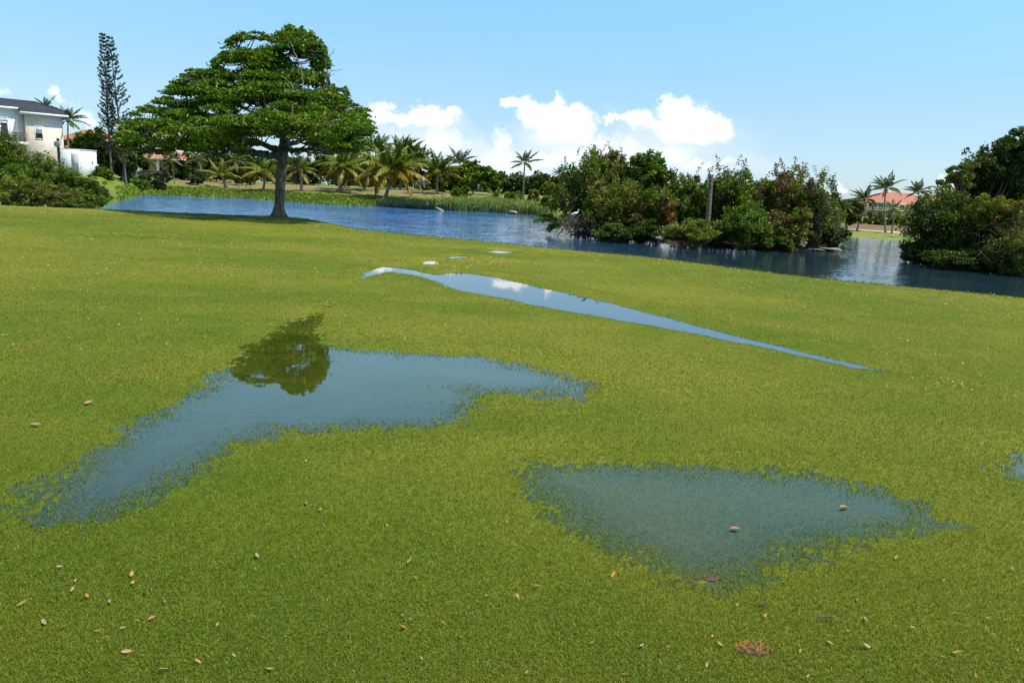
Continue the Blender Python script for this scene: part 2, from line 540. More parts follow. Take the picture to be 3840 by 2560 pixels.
# puddles: pixel outlines, (slope in, max depth, shallow-arm start px), material
PUD = [
    dict(n='puddle', key='puddle', z=None, slope=0.055, mx=0.042, noise=0.006, m=0.62,
         label='long shallow puddle mirroring the big spreading tree',
         px=[(1205, 1178), (1155, 1230), (1175, 1285), (1290, 1312), (1500, 1325), (1780, 1338), (2020, 1385), (2200, 1440), (2160, 1490), (1960, 1480), (1800, 1470), (1760, 1530),
             (1740, 1590), (1500, 1600), (1050, 1612), (900, 1655), (770, 1740), (610, 1830), (390, 1930), (220, 1975), (110, 1925), (150, 1830), (330, 1715), (520, 1600), (700, 1490),
             (850, 1400), (960, 1300), (1085, 1225)]),
    dict(n='puddle', key='ditch', z=None, slope=0.16, mx=0.05, noise=0.004, m=0.25,
         label='narrow winding strip of standing water that mirrors a white cloud',
         px=[(1345, 1052), (1372, 1022), (1400, 1006), (1450, 998), (1500, 1000), (1570, 1018), (1640, 1030), (1720, 1020), (1830, 1032), (1960, 1062), (2100, 1092), (2300, 1138), (2500, 1188), (2700, 1240),
             (2900, 1290), (3100, 1335), (3340, 1394), (3200, 1382), (2950, 1325), (2650, 1262), (2450, 1226), (2200, 1182), (2000, 1146), (1900, 1122), (1700, 1086), (1640, 1062), (1560, 1034), (1460, 1020), (1400, 1034)]),
    dict(n='puddle', key='ditch', z=None, slope=0.2, mx=0.04, noise=0.004, m=0.2, label='tiny pool at the bend above the tip of the winding water',
         px=[(1590, 985), (1615, 975), (1640, 980), (1628, 993), (1600, 995)]),
    dict(n='puddle', key='ditch', z=None, slope=0.2, mx=0.04, noise=0.004, m=0.2, label='thinnest sliver of water between the two tiny upper pools',
         px=[(1680, 966), (1720, 960), (1765, 960), (1730, 968), (1690, 972)]),
    dict(n='puddle', key='ditch', z=None, slope=0.2, mx=0.04, noise=0.004, m=0.2, label='small bright pool nearest to the lake edge of the lawn',
         px=[(1825, 946), (1875, 938), (1920, 942), (1925, 951), (1880, 953)]),
    dict(n='puddle', key='clear', z=None, slope=0.055, mx=0.045, noise=0.006, m=0.62, label='clear round puddle with flooded grass showing through and a leaf afloat',
         px=[(1950, 1750), (2100, 1735), (2300, 1742), (2700, 1768), (3000, 1785), (3200, 1825), (3420, 1885), (3500, 1960), (3300, 2010), (3060, 2050), (2900, 2110), (2740, 2170), (2560, 2150), (2400, 2095),
             (2200, 1990), (2060, 1880), (1980, 1805)]),
    dict(n='puddle', key='puddle', z=None, slope=0.08, mx=0.04, noise=0.004, m=0.25, label='blue puddle cut off by the picture edge beside scattered leaves',
         px=[(3760, 1755), (3850, 1712), (4050, 1700), (4120, 1760), (3950, 1800), (3820, 1790)]),
]
for k_, P in enumerate(PUD):
    g = np.array([onz(a, b, 0.0)[:2] for a, b in P['px']])
    c = g.mean(0)
    z0 = float(base_z(np.array([g[:, 0]]), np.array([g[:, 1]])).mean()) - 0.02
    P['z'] = z0
    P['poly'] = np.array([onz(a, b, z0)[:2] for a, b in P['px']])
    P['thin'] = 0.13 if k_ in (0, 6) else 0.3 if k_ == 5 else 0.1
    P['bb'] = (P['poly'].min(0) - 1.6, P['poly'].max(0) + 1.6)
XARM = onz(1420, 1500, 0)[0]


def lawn_z(x, y):
    x = np.asarray(x, float); y = np.asarray(y, float)
    z = base_z(x, y)
    z = z + (fbm(x * 1.3, y * 1.3, 3) - 0.5) * 0.018
    for k, P in enumerate(PUD):
        (x0, y0), (x1, y1) = P['bb']
        m = (x > x0) & (x < x1) & (y > y0) & (y < y1)
        if not m.any():
            continue
        xs, ys = x[m], y[m]
        sd = sdf_poly(xs, ys, P['poly'])
        nz = (fbm(xs * 2.6 + 5, ys * 2.6 + 3 * k, 4) - 0.5)
        nf = (fbm(xs * 8, ys * 8 + 31, 3) - 0.5)
        sd2 = sd + (0.11 if k in (0, 5, 6) else 0.02 if k == 1 else -0.05) + nz * (0.22 if k in (0, 5) else 0.22) + nf * 0.10
        dep = np.interp(sd2, [-1.2, -0.7, -0.25, 0.05, 0.35, 0.7], [P['mx'], P['mx'], 0.016, 0.004, -0.006, -0.03]) + (0.4 * (vnoise(xs * 38 + 7, ys * 38) - 0.5) + (vnoise(xs * 80 + 3, ys * 80) - 0.5)) * 0.011 * np.clip(1.3 - np.abs(sd2 - 0.05) / 0.3, 0, 1) if k in (0, 5, 6) else np.clip(-sd2 * P['slope'], -0.05, P['mx'])
        if k == 0:
            arm = np.clip((xs - XARM + 0.2) / 0.5, 0, 1) * np.clip((ys - 5.0) / 0.8, 0, 1)
            far = np.clip((ys - 6.6) / 0.5, 0, 1) * np.clip(1 - (xs + 0.2) / 1.0, 0, 1)
            arm = arm * (1 - far)
            dep_arm = np.minimum(dep, np.clip(0.007 + nz * 0.035, 0.001, 0.013))
            dep = dep * (1 - arm) + dep_arm * arm
        prof = P['z'] - dep + nf * P['noise']
        w = 1 - np.clip((sd - 0.22) / 0.9, 0, 1)
        w = w * w * (3 - 2 * w)
        z[m] = z[m] * (1 - w) + prof * w
    return z


# far shore and the land behind it, as functions of u = x / y
shore_px = [(549, 731), (700, 737), (897, 743), (1031, 752), (1200, 766), (1440, 776), (1574, 785), (1761, 793), (1967, 802)]
SH = [(onz(a, b, ZW)[0] / onz(a, b, ZW)[1], onz(a, b, ZW)[1]) for a, b in shore_px]
for i in range(len(SH)):
    SH[i] = (SH[i][0], min(max(SH[i][1], 92), 130))
uof = lambda px, py: float(ray(px, py)[0] / ray(px, py)[1])
SH = [(-1.6, 47), (uof(-300, 740), 50), (uof(0, 750), 52), (uof(300, 755), 56), (uof(385, 758), 62), (uof(430, 748), 76), (uof(490, 742), 94)] + SH + \
     [(uof(2300, 800), 105), (uof(2900, 850), 90)] + [(onz(a, b, ZW)[0] / onz(a, b, ZW)[1], onz(a, b, ZW)[1]) for a, b in [(3152, 887), (3370, 903)]] + [(uof(3600, 920), 68), (1.6, 59)]
SH = np.array(SH)


def shore(u):
    return np.interp(u, SH[:, 0], SH[:, 1])


def bank_z(x, y):
    u = x / y
    s = y - shore(u)
    a = np.interp(s, [-25, -3, 0, 2, 6, 13, 26, 45, 80, 400], [-2.2, -1.5, -0.96, -0.5, 0.0, 0.6, 1.4, 1.8, 2.0, 2.4])
    b = np.interp(s, [-25, -3, 0, 1, 10, 24, 33, 80, 400], [-2.2, -1.5, -0.96, -0.8, -0.74, -0.58, -0.2, 0.2, 0.4])
    w = np.clip((u - 0.18) / 0.2, 0, 1)
    return a * (1 - w) + b * w


def hit(px, py, y0=40.0, y1=420.0):
    """where the line of sight through a pixel of the photograph meets the far land"""
    ys = np.arange(y0, y1, 0.25)
    r = ray(px, py)
    xs = r[0] / r[1] * ys
    zs = EYE + r[2] / r[1] * ys
    bz = bank_z(xs, ys)
    below = np.where((zs <= bz) & (ys > shore(xs / ys)))[0]
    i = below[0] if len(below) else np.argmin(np.abs(zs - bz))
    return np.array([xs[i], ys[i], bz[i]])


# ------------------------------------------------------------------ setting: lawn, water, far land, islands
def grid_obj(name, X, Y, Z, mat, colors=None):
    r, c = X.shape
    mb = MB()
    i = np.arange(r - 1)[:, None] * c + np.arange(c - 1)[None, :]
    Q = np.stack([i, i + 1, i + c + 1, i + c], -1).reshape(-1, 4)
    col = (1, 1, 1)
    if colors is not None:
        col = 0.25 * (colors[:-1, :-1] + colors[1:, :-1] + colors[:-1, 1:] + colors[1:, 1:]).reshape(-1, 3)
    mb.add(np.stack([X, Y, Z], -1).reshape(-1, 3), Q, col=col)
    return mb.build(name, mat, smooth=True)


def lawn_mat():
    m, n = newmat('lawn')
    g = n.n('ShaderNodeNewGeometry')
    pos = g.outputs['Position']
    fl = n.vec('MULTIPLY', pos, (1, 1, 0))
    big = n.noise(n.vec('MULTIPLY', fl, (0.7, 1.2, 0)), 0.16, 4, 0.6)
    mid = n.noise(fl, 1.3, 5, 0.65)
    fine = n.noise(fl, 55.0, 4, 0.75)
    fine2 = n.noise(fl, 14.0, 4, 0.7)
    c = n.mix(n.smooth(big.outputs['Fac'], 0.36, 0.64), (0.092, 0.138, 0.009, 1), (0.202, 0.192, 0.020, 1))
    c = n.mix(n.math('MULTIPLY', n.smooth(mid.outputs['Fac'], 0.42, 0.72), 0.5), c, (0.222, 0.200, 0.024, 1))
    dry = n.noise(n.vec('MULTIPLY', fl, (0.5, 1.5, 0)), 0.5, 5, 0.7)
    c = n.mix(n.math('MULTIPLY', n.smooth(dry.outputs['Fac'], 0.62, 0.78), 0.45), c, (0.28, 0.215, 0.04, 1))
    v = n.math('MULTIPLY', n.ramp(fine.outputs['Fac'], [(0.25, (0.62, 0.62, 0.62)), (0.75, (1.35, 1.35, 1.35))]),
               n.ramp(fine2.outputs['Fac'], [(0.25, (0.78, 0.78, 0.78)), (0.75, (1.22, 1.22, 1.22))]))
    c = n.mix(1.0, c, v, 'MULTIPLY')
    d = n.n('ShaderNodeBsdfPrincipled'); n.put(d.inputs['Base Color'], c); d.inputs['Roughness'].default_value = 0.9
    d.inputs['Specular IOR Level'].default_value = 0.12
    b = n.n('ShaderNodeBump'); b.inputs['Strength'].default_value = 0.7; b.inputs['Distance'].default_value = 0.02
    n.put(b.inputs['Height'], n.math('ADD', fine.outputs['Fac'], n.math('MULTIPLY', fine2.outputs['Fac'], 1.5)))
    n.t.links.new(b.outputs[0], d.inputs['Normal'])
    out(n, d.outputs[0])
    return m


M['lawn'] = lawn_mat()
ys = np.concatenate([[-12, -6, -3, -1, 0, 0.5], np.geomspace(1.0, 62, 470)])
ts = np.concatenate([np.linspace(-3, -1.02, 40), np.linspace(-1.0, 1.0, 520), np.linspace(1.02, 3, 40)])
TT, YY = np.meshgrid(ts, ys)
XX = TT * (np.clip(YY, 0, None) * 0.86 + 2.0)
lawn = grid_obj('lawn', XX, YY, lawn_z(XX, YY), M['lawn'])
tag(lawn, 'wide mown golf lawn sloping to the lake', kind='structure')

mb = MB()
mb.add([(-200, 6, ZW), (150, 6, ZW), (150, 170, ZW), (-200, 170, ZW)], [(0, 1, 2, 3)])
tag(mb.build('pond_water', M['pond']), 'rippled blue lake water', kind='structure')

for P in PUD:
    pol = P['poly']
    c = pol.mean(0)
    # push outline outwards along averaged normals
    nx = np.roll(pol, -1, 0) - np.roll(pol, 1, 0)
    nv = np.stack([nx[:, 1], -nx[:, 0]], -1)
    nv /= np.linalg.norm(nv, axis=1)[:, None] + 1e-9
    area = 0.5 * np.sum(pol[:, 0] * np.roll(pol[:, 1], -1) - np.roll(pol[:, 0], -1) * pol[:, 1])
    if area < 0:
        nv = -nv
    op = pol + nv * P['m']
    bm = bmesh.new()
    f = bm.faces.new([bm.verts.new((x, y, P['z'])) for x, y in op])
    bmesh.ops.triangulate(bm, faces=[f])
    bm.normal_update()
    if sum(f.normal.z for f in bm.faces) < 0:
        bmesh.ops.reverse_faces(bm, faces=bm.faces)
    me = bpy.data.meshes.new('puddle'); bm.to_mesh(me); bm.free()
    me.materials.append(M[P['key']])
    o = bpy.data.objects.new('puddle', me); COL.objects.link(o)
    tag(o, P['label'], 'puddle', kind='structure')

# far land
us = np.concatenate([np.linspace(-1.6, -0.8, 30), np.linspace(-0.79, 0.85, 420), np.linspace(0.87, 1.6, 25)])
ss = np.concatenate([[-14, -4, -1.5], np.linspace(-0.5, 60, 170), np.geomspace(62, 1200, 40)])
UU, SS = np.meshgrid(us, ss)
YY = shore(UU) + SS
XX = UU * YY
jit = (fbm(XX * 0.25, YY * 0.25, 3) - 0.5)
ZZ = bank_z(XX, YY) + jit * 0.25 * np.clip((SS + 0.5) / 5, 0, 1)
nz = fbm(XX * 0.16 + 3, YY * 0.10 + 8, 4)
nf = fbm(XX * 0.9 + 30, YY * 0.5 + 8, 3)
gr = np.array([0.125, 0.180, 0.018]); gr2 = np.array([0.17, 0.195, 0.03]); dirt = np.array([0.25, 0.165, 0.095]); lw = np.array([0.19, 0.20, 0.05]); sand = np.array([0.55, 0.45, 0.30])
mixv = lambda a, b, w: a * (1 - w[..., None]) + b * w[..., None]
cc = mixv(np.broadcast_to(gr, XX.shape + (3,)), gr2, np.clip(nf * 2 - 0.5, 0, 1))
wl = np.clip((-UU - 0.44) / 0.04, 0, 1)               # by the villa: mown mound and dry path
sd_ = SS + (nz - 0.5) * 12
dw = np.clip((sd_ - 11) / 3, 0, 1) * np.clip(1 - (sd_ - 29) / 6, 0, 1)
cc = mixv(cc, dirt * (0.8 + 0.5 * nf[..., None]), dw * (1 - wl) * np.clip(1 - (UU - 0.0) / 0.1, 0, 1) * 0.68)
cc = mixv(cc, lw, np.clip((sd_ - 29) / 6, 0, 1) * (1 - wl))
cc = mixv(cc, lw, wl * np.clip((SS - 26) / 3, 0, 1))
rw = np.clip((UU - 0.3) / 0.08, 0, 1)
cc = mixv(cc, np.array([0.20, 0.21, 0.05]), rw)
cc = mixv(cc, sand, rw * ((SS > 22.0) & (SS < 24.5)))
cc = mixv(cc, np.array([0.20, 0.12, 0.065]), rw * np.clip((SS - 24.5) / 1, 0, 1) * np.clip(1 - (SS - 70) / 5, 0, 1))


def bank_mat():
    m, n = newmat('far_bank')
    a = n.n('ShaderNodeAttribute', attribute_name='tint')
    g = n.n('ShaderNodeNewGeometry')
    nz = n.noise(g.outputs['Position'], 1.4, 5, 0.7)
    c = n.mix(1.0, a.outputs['Color'], n.ramp(nz.outputs['Fac'], [(0.3, (0.65, 0.65, 0.65)), (0.7, (1.3, 1.3, 1.3))]), 'MULTIPLY')
    p = n.n('ShaderNodeBsdfPrincipled'); n.put(p.inputs['Base Color'], c); p.inputs['Roughness'].default_value = 0.95
    p.inputs['Specular IOR Level'].default_value = 0.1
    out(n, p.outputs[0])
    return m


M['bank'] = bank_mat()
tag(grid_obj('far_bank', XX, YY, ZZ, M['bank'], cc), 'grassy far bank with bare brown earth', kind='structure')


def mound(name, front, back, top=0.3, label=None, inset=0.35):
    """low island ground whose waterline passes through these pixels (front) and pixel + distance points (back)"""
    P = np.array([onz(a, b, ZW)[:2] for a, b in front] + [at(a, b, d)[:2] for a, b, d in back])
    x = np.arange(P[:, 0].min() - 2, P[:, 0].max() + 2, 0.3); y = np.arange(P[:, 1].min() - 2, P[:, 1].max() + 2, 0.3)
    X, Y = np.meshgrid(x, y)
    sd = -sdf_poly(X, Y, P) - inset + (fbm(X * 0.8, Y * 0.8, 3) - 0.5) * 1.2
    Z = ZW + np.interp(sd, [-2, 0, 0.4, 1.5, 4], [-0.8, 0.0, 0.10, 0.22, top]) + (fbm(X * 1.7 + 4, Y * 1.7, 3) - 0.5) * 0.08
    return tag(grid_obj(name, X, Y, Z, M['island']), label, kind='structure')


mound('island_ground', [(2130, 880), (2250, 892), (2400, 902), (2600, 922), (2780, 935), (3000, 940), (3150, 938)], [(3120, 880, 62), (2800, 850, 63), (2400, 830, 64), (2150, 840, 62)], label='low shore of the overgrown island')
mound('island_ground', [(3430, 990), (3560, 1000), (3700, 1020), (3850, 1040), (3960, 1048)], [(3990, 950, 52), (3800, 930, 52), (3450, 930, 48)], label='low shore under the dark bushes')


# ------------------------------------------------------------------ vegetation builders
def pal(*cols):
    return [(w, np.array(c)) for w, c in cols]


PAL = dict(
    tree=pal((4, (0.062, 0.118, 0.007)), (3, (0.095, 0.155, 0.009)), (1, (0.15, 0.190, 0.014))),
    top=pal((2, (0.075, 0.135, 0.016)), (2, (0.13, 0.20, 0.03))),
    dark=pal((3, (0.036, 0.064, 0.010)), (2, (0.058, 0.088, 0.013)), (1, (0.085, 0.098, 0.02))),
    mid=pal((3, (0.074, 0.124, 0.011)), (2, (0.112, 0.158, 0.014)), (1, (0.14, 0.150, 0.027))),
    bright=pal((3, (0.080, 0.175, 0.012)), (2, (0.12, 0.205, 0.020))),
    yellow=pal((3, (0.14, 0.175, 0.020)), (2, (0.20, 0.205, 0.026)), (1, (0.11, 0.12, 0.024))),
    grey=pal((3, (0.080, 0.100, 0.050)), (2, (0.13, 0.15, 0.080)), (1, (0.060, 0.09, 0.03))),
    red=pal((2, (0.24, 0.060, 0.03)), (2, (0.28, 0.13, 0.035)), (2, (0.13, 0.13, 0.022))),
    brown=pal((3, (0.15, 0.075, 0.045)), (2, (0.20, 0.12, 0.07)), (1, (0.10, 0.055, 0.04))),
    vine=pal((3, (0.14, 0.155, 0.014)), (2, (0.22, 0.17, 0.022)), (1, (0.22, 0.09, 0.025))),
    mix=pal((4, (0.085, 0.125, 0.015)), (3, (0.130, 0.155, 0.022)), (2, (0.185, 0.170, 0.032)), (1, (0.19, 0.095, 0.05))),
)


def pick(p, n, r):
    w = np.array([a for a, _ in p], float); w /= w.sum()
    return np.array([c for _, c in p])[r.choice(len(p), n, p=w)]


def leaf_cards(mb, C, L, Wd, col, r, up=0.6, hang=0.0):
    """N small leaf faces at centres C"""
    n = len(C)
    nrm = r.normal(size=(n, 3)); nrm[:, 2] = np.abs(nrm[:, 2]) * 0.6 + up
    nrm /= np.linalg.norm(nrm, axis=1)[:, None]
    t = r.normal(size=(n, 3)); t[:, 2] -= hang
    t -= nrm * np.sum(t * nrm, 1)[:, None]
    t /= np.linalg.norm(t, axis=1)[:, None] + 1e-9
    b = np.cross(nrm, t)
    L = np.broadcast_to(L, (n,))[:, None] * r.uniform(0.7, 1.3, (n, 1)); Wd = np.broadcast_to(Wd, (n,))[:, None] * r.uniform(0.75, 1.25, (n, 1))
    V = np.stack([C - t * L * 0.5, C + b * Wd * 0.5 - t * L * 0.05, C + t * L * 0.5, C - b * Wd * 0.5 - t * L * 0.05], 1).reshape(-1, 3)
    Q = np.arange(n * 4).reshape(n, 4)
    mb.add(V, Q, col=col)


def clump_points(r, n, rad):
    d = r.normal(size=(n, 3)); d /= np.linalg.norm(d, axis=1)[:, None]
    return d * (r.random((n, 1)) ** 0.45) * np.asarray(rad)


def shrub(name, label, px, py, rx, ry, D, palette='mid', n=3500, leaf=0.24, depth=None, cat='shrub', group=None, ground=None, accent=None, nb=None,
          seed=0, stems=True, tall=False, sprig=0, up=0.45):
    """leafy mass whose outline is the ellipse (px,py,rx,ry) of the photograph at distance D; foliage part + stems part"""
    r = np.random.default_rng(seed + int(px * 7 + py))
    c = at(px, py, D)
    m = D / FPX * 1.0
    ex, ez = rx * m * 1.02, ry * m * 1.02
    ey = depth if depth else max(0.6, ex * 0.8)
    nb = nb or max(12, int(n / 260))
    zg = ground if ground is not None else c[2] - ez
    root = thing(name, label, cat, (c[0], c[1], zg), group=group)
    mb = MB()
    cent = []
    for k in range(nb):
        d = r.normal(size=3); d /= np.linalg.norm(d)
        if d[1] > 0.3: d[1] *= 0.5
        q = (r.random() ** 0.42) * 0.80
        p = c + d * np.array([ex, ey, ez]) * q
        cent.append(p)
        rb = np.array([ex, ey, ez]) * r.uniform(0.26, 0.40)
        rb = np.maximum(rb, leaf * 1.5)
        nn = int(n / nb)
        pl = PAL[palette]
        if accent and r.random() < accent[1]:
            pl = PAL[accent[0]]
        ns = max(3, nn // 45)
        col0 = pick(pl, ns, r)
        sub = clump_points(r, ns, 1.0)
        sub /= np.maximum(np.linalg.norm(sub, axis=1)[:, None], 0.3) / r.uniform(0.75, 1.05, (ns, 1))
        idx = r.integers(0, ns, nn)
        srad = rb * 0.46
        pts = p + (sub[idx] * rb) + clump_points(r, nn, 1.0) * srad
        pts[:, 2] = np.maximum(pts[:, 2], zg - 0.1 + r.random(nn) * 0.25)
        col = np.where(r.random((nn, 1)) < 0.75, col0[idx], pick(pl, nn, r)) * r.uniform(0.8, 1.22, (nn, 1))
        leaf_cards(mb, pts, leaf, leaf * 0.55, col, r, up=up)
    for k in range(sprig):                        # thin sprays standing above the crown
        x = c[0] + ex * r.uniform(-0.8, 0.8)
        z0 = c[2] + ez * math.sqrt(max(0.05, 1 - ((x - c[0]) / ex) ** 2)) * 0.85
        h = r.uniform(0.4, 1.2) * D / 60
        nn = 26
        t = r.random(nn)
        pts = np.stack([x + (t - 0.2) * h * r.uniform(-0.5, 0.5) + r.normal(0, 0.06, nn), c[1] + r.normal(0, 0.1, nn), z0 + t * h], -1)
        leaf_cards(mb, pts, leaf * 0.8, leaf * 0.4, pick(PAL[r.choice(['brown', palette, 'brown'])], nn, r), r, up=0.1)
    mb.build('foliage', M['leaf'], root, loc=root.location)
    if stems:
        sb = MB()
        for p in cent[:max(5, nb // 2)]:
            g = np.array([c[0] + (p[0] - c[0]) * 0.35 + r.normal(0, 0.15), c[1] + (p[1] - c[1]) * 0.35, zg - 0.1])
            mid_ = (g + p) / 2 + r.normal(0, 0.2, 3)
            t = np.linspace(0, 1, 7)[:, None]
            pts = (1 - t) ** 2 * g + 2 * t * (1 - t) * mid_ + t ** 2 * p
            w = 0.03 if not tall else 0.06
            sb.tube(pts, np.linspace(w, w * 0.3, 7), 5)
        sb.build('stem', M['stem'], root, loc=root.location)
    return root


def tree(name, label, px, py, rx, ry, D, base_z_, palette='dark', n=5000, leaf=0.45, trunk_r=0.22, seed=0, group=None, accent=None, depth=None, bpx=None, nb=None, up=0.5, cat='tree'):
    """broadleaf tree: trunk, limbs and a clumped crown"""
    r = np.random.default_rng(seed + int(px * 3 + py * 5))
    c = at(px, py, D)
    m = D / FPX
    ex, ez = rx * m * 1.12, ry * m * 1.12
    ey = depth or ex * 0.85
    bx = c[0] if bpx is None else at(bpx, py, D)[0]
    root = thing(name, label, cat, (bx, c[1], base_z_), group=group)
    g = np.array([bx, c[1], base_z_ - 0.15])
    fork = np.array([(bx + c[0]) / 2, c[1], base_z_ + max(0.25 * (c[2] - base_z_), c[2] - ez * 0.9 - base_z_)])
    tb = MB(); lb = MB(); mb = MB()
    t = np.linspace(0, 1, 8)[:, None]
    tp = g * (1 - t) + fork * t + np.stack([np.sin(t[:, 0] * 5) * 0.1, 0 * t[:, 0], 0 * t[:, 0]], -1)
    tb.tube(tp, trunk_r * np.interp(t[:, 0], [0, 0.12, 1], [1.5, 1.05, 0.8]), 8)
    nb = nb or max(14, n // 260)
    for k in range(nb):
        d = r.normal(size=3); d /= np.linalg.norm(d)
        d[2] = abs(d[2]) * 1.1 - 0.5 if r.random() < 0.7 else d[2]
        p = c + d * np.array([ex, ey, ez]) * (r.random() ** 0.4) * 0.82
        rb = np.maximum(np.array([ex, ey, ez]) * r.uniform(0.24, 0.38), leaf * 1.5)
        nn = n // nb
        pl = PAL[accent[0]] if accent and r.random() < accent[1] else PAL[palette]
        ns = max(4, nn // 40)
        col0 = pick(pl, ns, r)
        sub = clump_points(r, ns, 1.0); sub /= np.maximum(np.linalg.norm(sub, axis=1)[:, None], 0.3) / r.uniform(0.7, 1.05, (ns, 1))
        idx = r.integers(0, ns, nn)
        pts = p + sub[idx] * rb + clump_points(r, nn, 1.0) * rb * 0.42
        col = np.where(r.random((nn, 1)) < 0.75, col0[idx], pick(pl, nn, r)) * r.uniform(0.8, 1.22, (nn, 1))
        leaf_cards(mb, pts, leaf, leaf * 0.6, col, r, up=up)
        mid_ = fork * 0.45 + p * 0.55 + np.array([0, 0, -0.12 * ez]) + r.normal(0, 0.15, 3)
        tt = np.linspace(0, 1, 7)[:, None]
        lb.tube((1 - tt) ** 2 * fork + 2 * tt * (1 - tt) * mid_ + tt ** 2 * p, np.linspace(trunk_r * 0.45, 0.03, 7), 5)
    tk = tb.build('trunk', M['bark'], root, smooth=True, loc=root.location)
    lb.build('branch', M['limb'], root, smooth=True, loc=root.location)
    mb.build('crown', M['leaf'], root, loc=root.location)
    return root


def frond_mesh(L, e0, droop, az, nl=26, leafl=0.75, wid=0.07, col=(0.08, 0.12, 0.02), tipcol=None, r=None, wind=(0, 0, 0), hang=0.5, curl=0.0):
    """one pinnate frond from the origin; returns MB with the leaflets and the midrib"""
    mb = MB()
    n = 15
    el = e0 - droop * np.linspace(0, 1, n) ** 1.3
    step = L / (n - 1)
    h = np.array([math.sin(az), math.cos(az), 0])
    P = [np.zeros(3)]
    for i in range(n - 1):
        d = h * math.cos(el[i]) + np.array([0, 0, math.sin(el[i])]) + np.asarray(wind) * (i / n)
        d /= np.linalg.norm(d)
        P.append(P[-1] + d * step)
    P = np.array(P)
    rc = np.array([0.30, 0.20, 0.05]) * 0.5 + np.asarray(col) * 0.7
    mb.tube(P, np.linspace(0.05, 0.012, n) * (L / 4.5), 4, col=rc)
    s = np.linspace(0.16, 0.985, nl)
    k = s * (n - 1)
    i0 = np.minimum(k.astype(int), n - 2); f = (k - i0)[:, None]
    B = P[i0] * (1 - f) + P[i0 + 1] * f
    T = P[i0 + 1] - P[i0]; T /= np.linalg.norm(T, axis=1)[:, None]
    side = np.cross(T, [0, 0, 1.0]); side /= np.linalg.norm(side, axis=1)[:, None] + 1e-6
    prof = leafl * (np.sin(np.clip(s * 1.12, 0, 1) * math.pi * 0.93 + 0.15) ** 0.6)
    for sg in (-1, 1):
        jit = r.normal(0, 0.12, (nl, 3))
        d = side * sg * 0.8 + T * 0.55 + np.array([0, 0, -hang]) + np.asarray(wind) * 0.6 + jit
        d /= np.linalg.norm(d, axis=1)[:, None]
        tip = B + d * prof[:, None] * r.uniform(0.85, 1.1, (nl, 1))
        tip[:, 2] -= 0.10 * prof
        midp = B + (tip - B) * 0.45 + np.array([0, 0, 0.05])
        wv = np.cross(d, np.cross(d, T)); wv /= np.linalg.norm(wv, axis=1)[:, None] + 1e-6
        V = np.stack([B, midp + wv * wid * 0.5, tip, midp - wv * wid * 0.5], 1).reshape(-1, 3)
        c = np.asarray(col)[None] * r.uniform(0.75, 1.25, (nl, 1))
        if tipcol is not None:
            w = r.random((nl, 1)) * s[:, None]
            c = c * (1 - w) + np.asarray(tipcol)[None] * w
        mb.add(V, np.arange(nl * 4).reshape(nl, 4), col=c)
    return mb


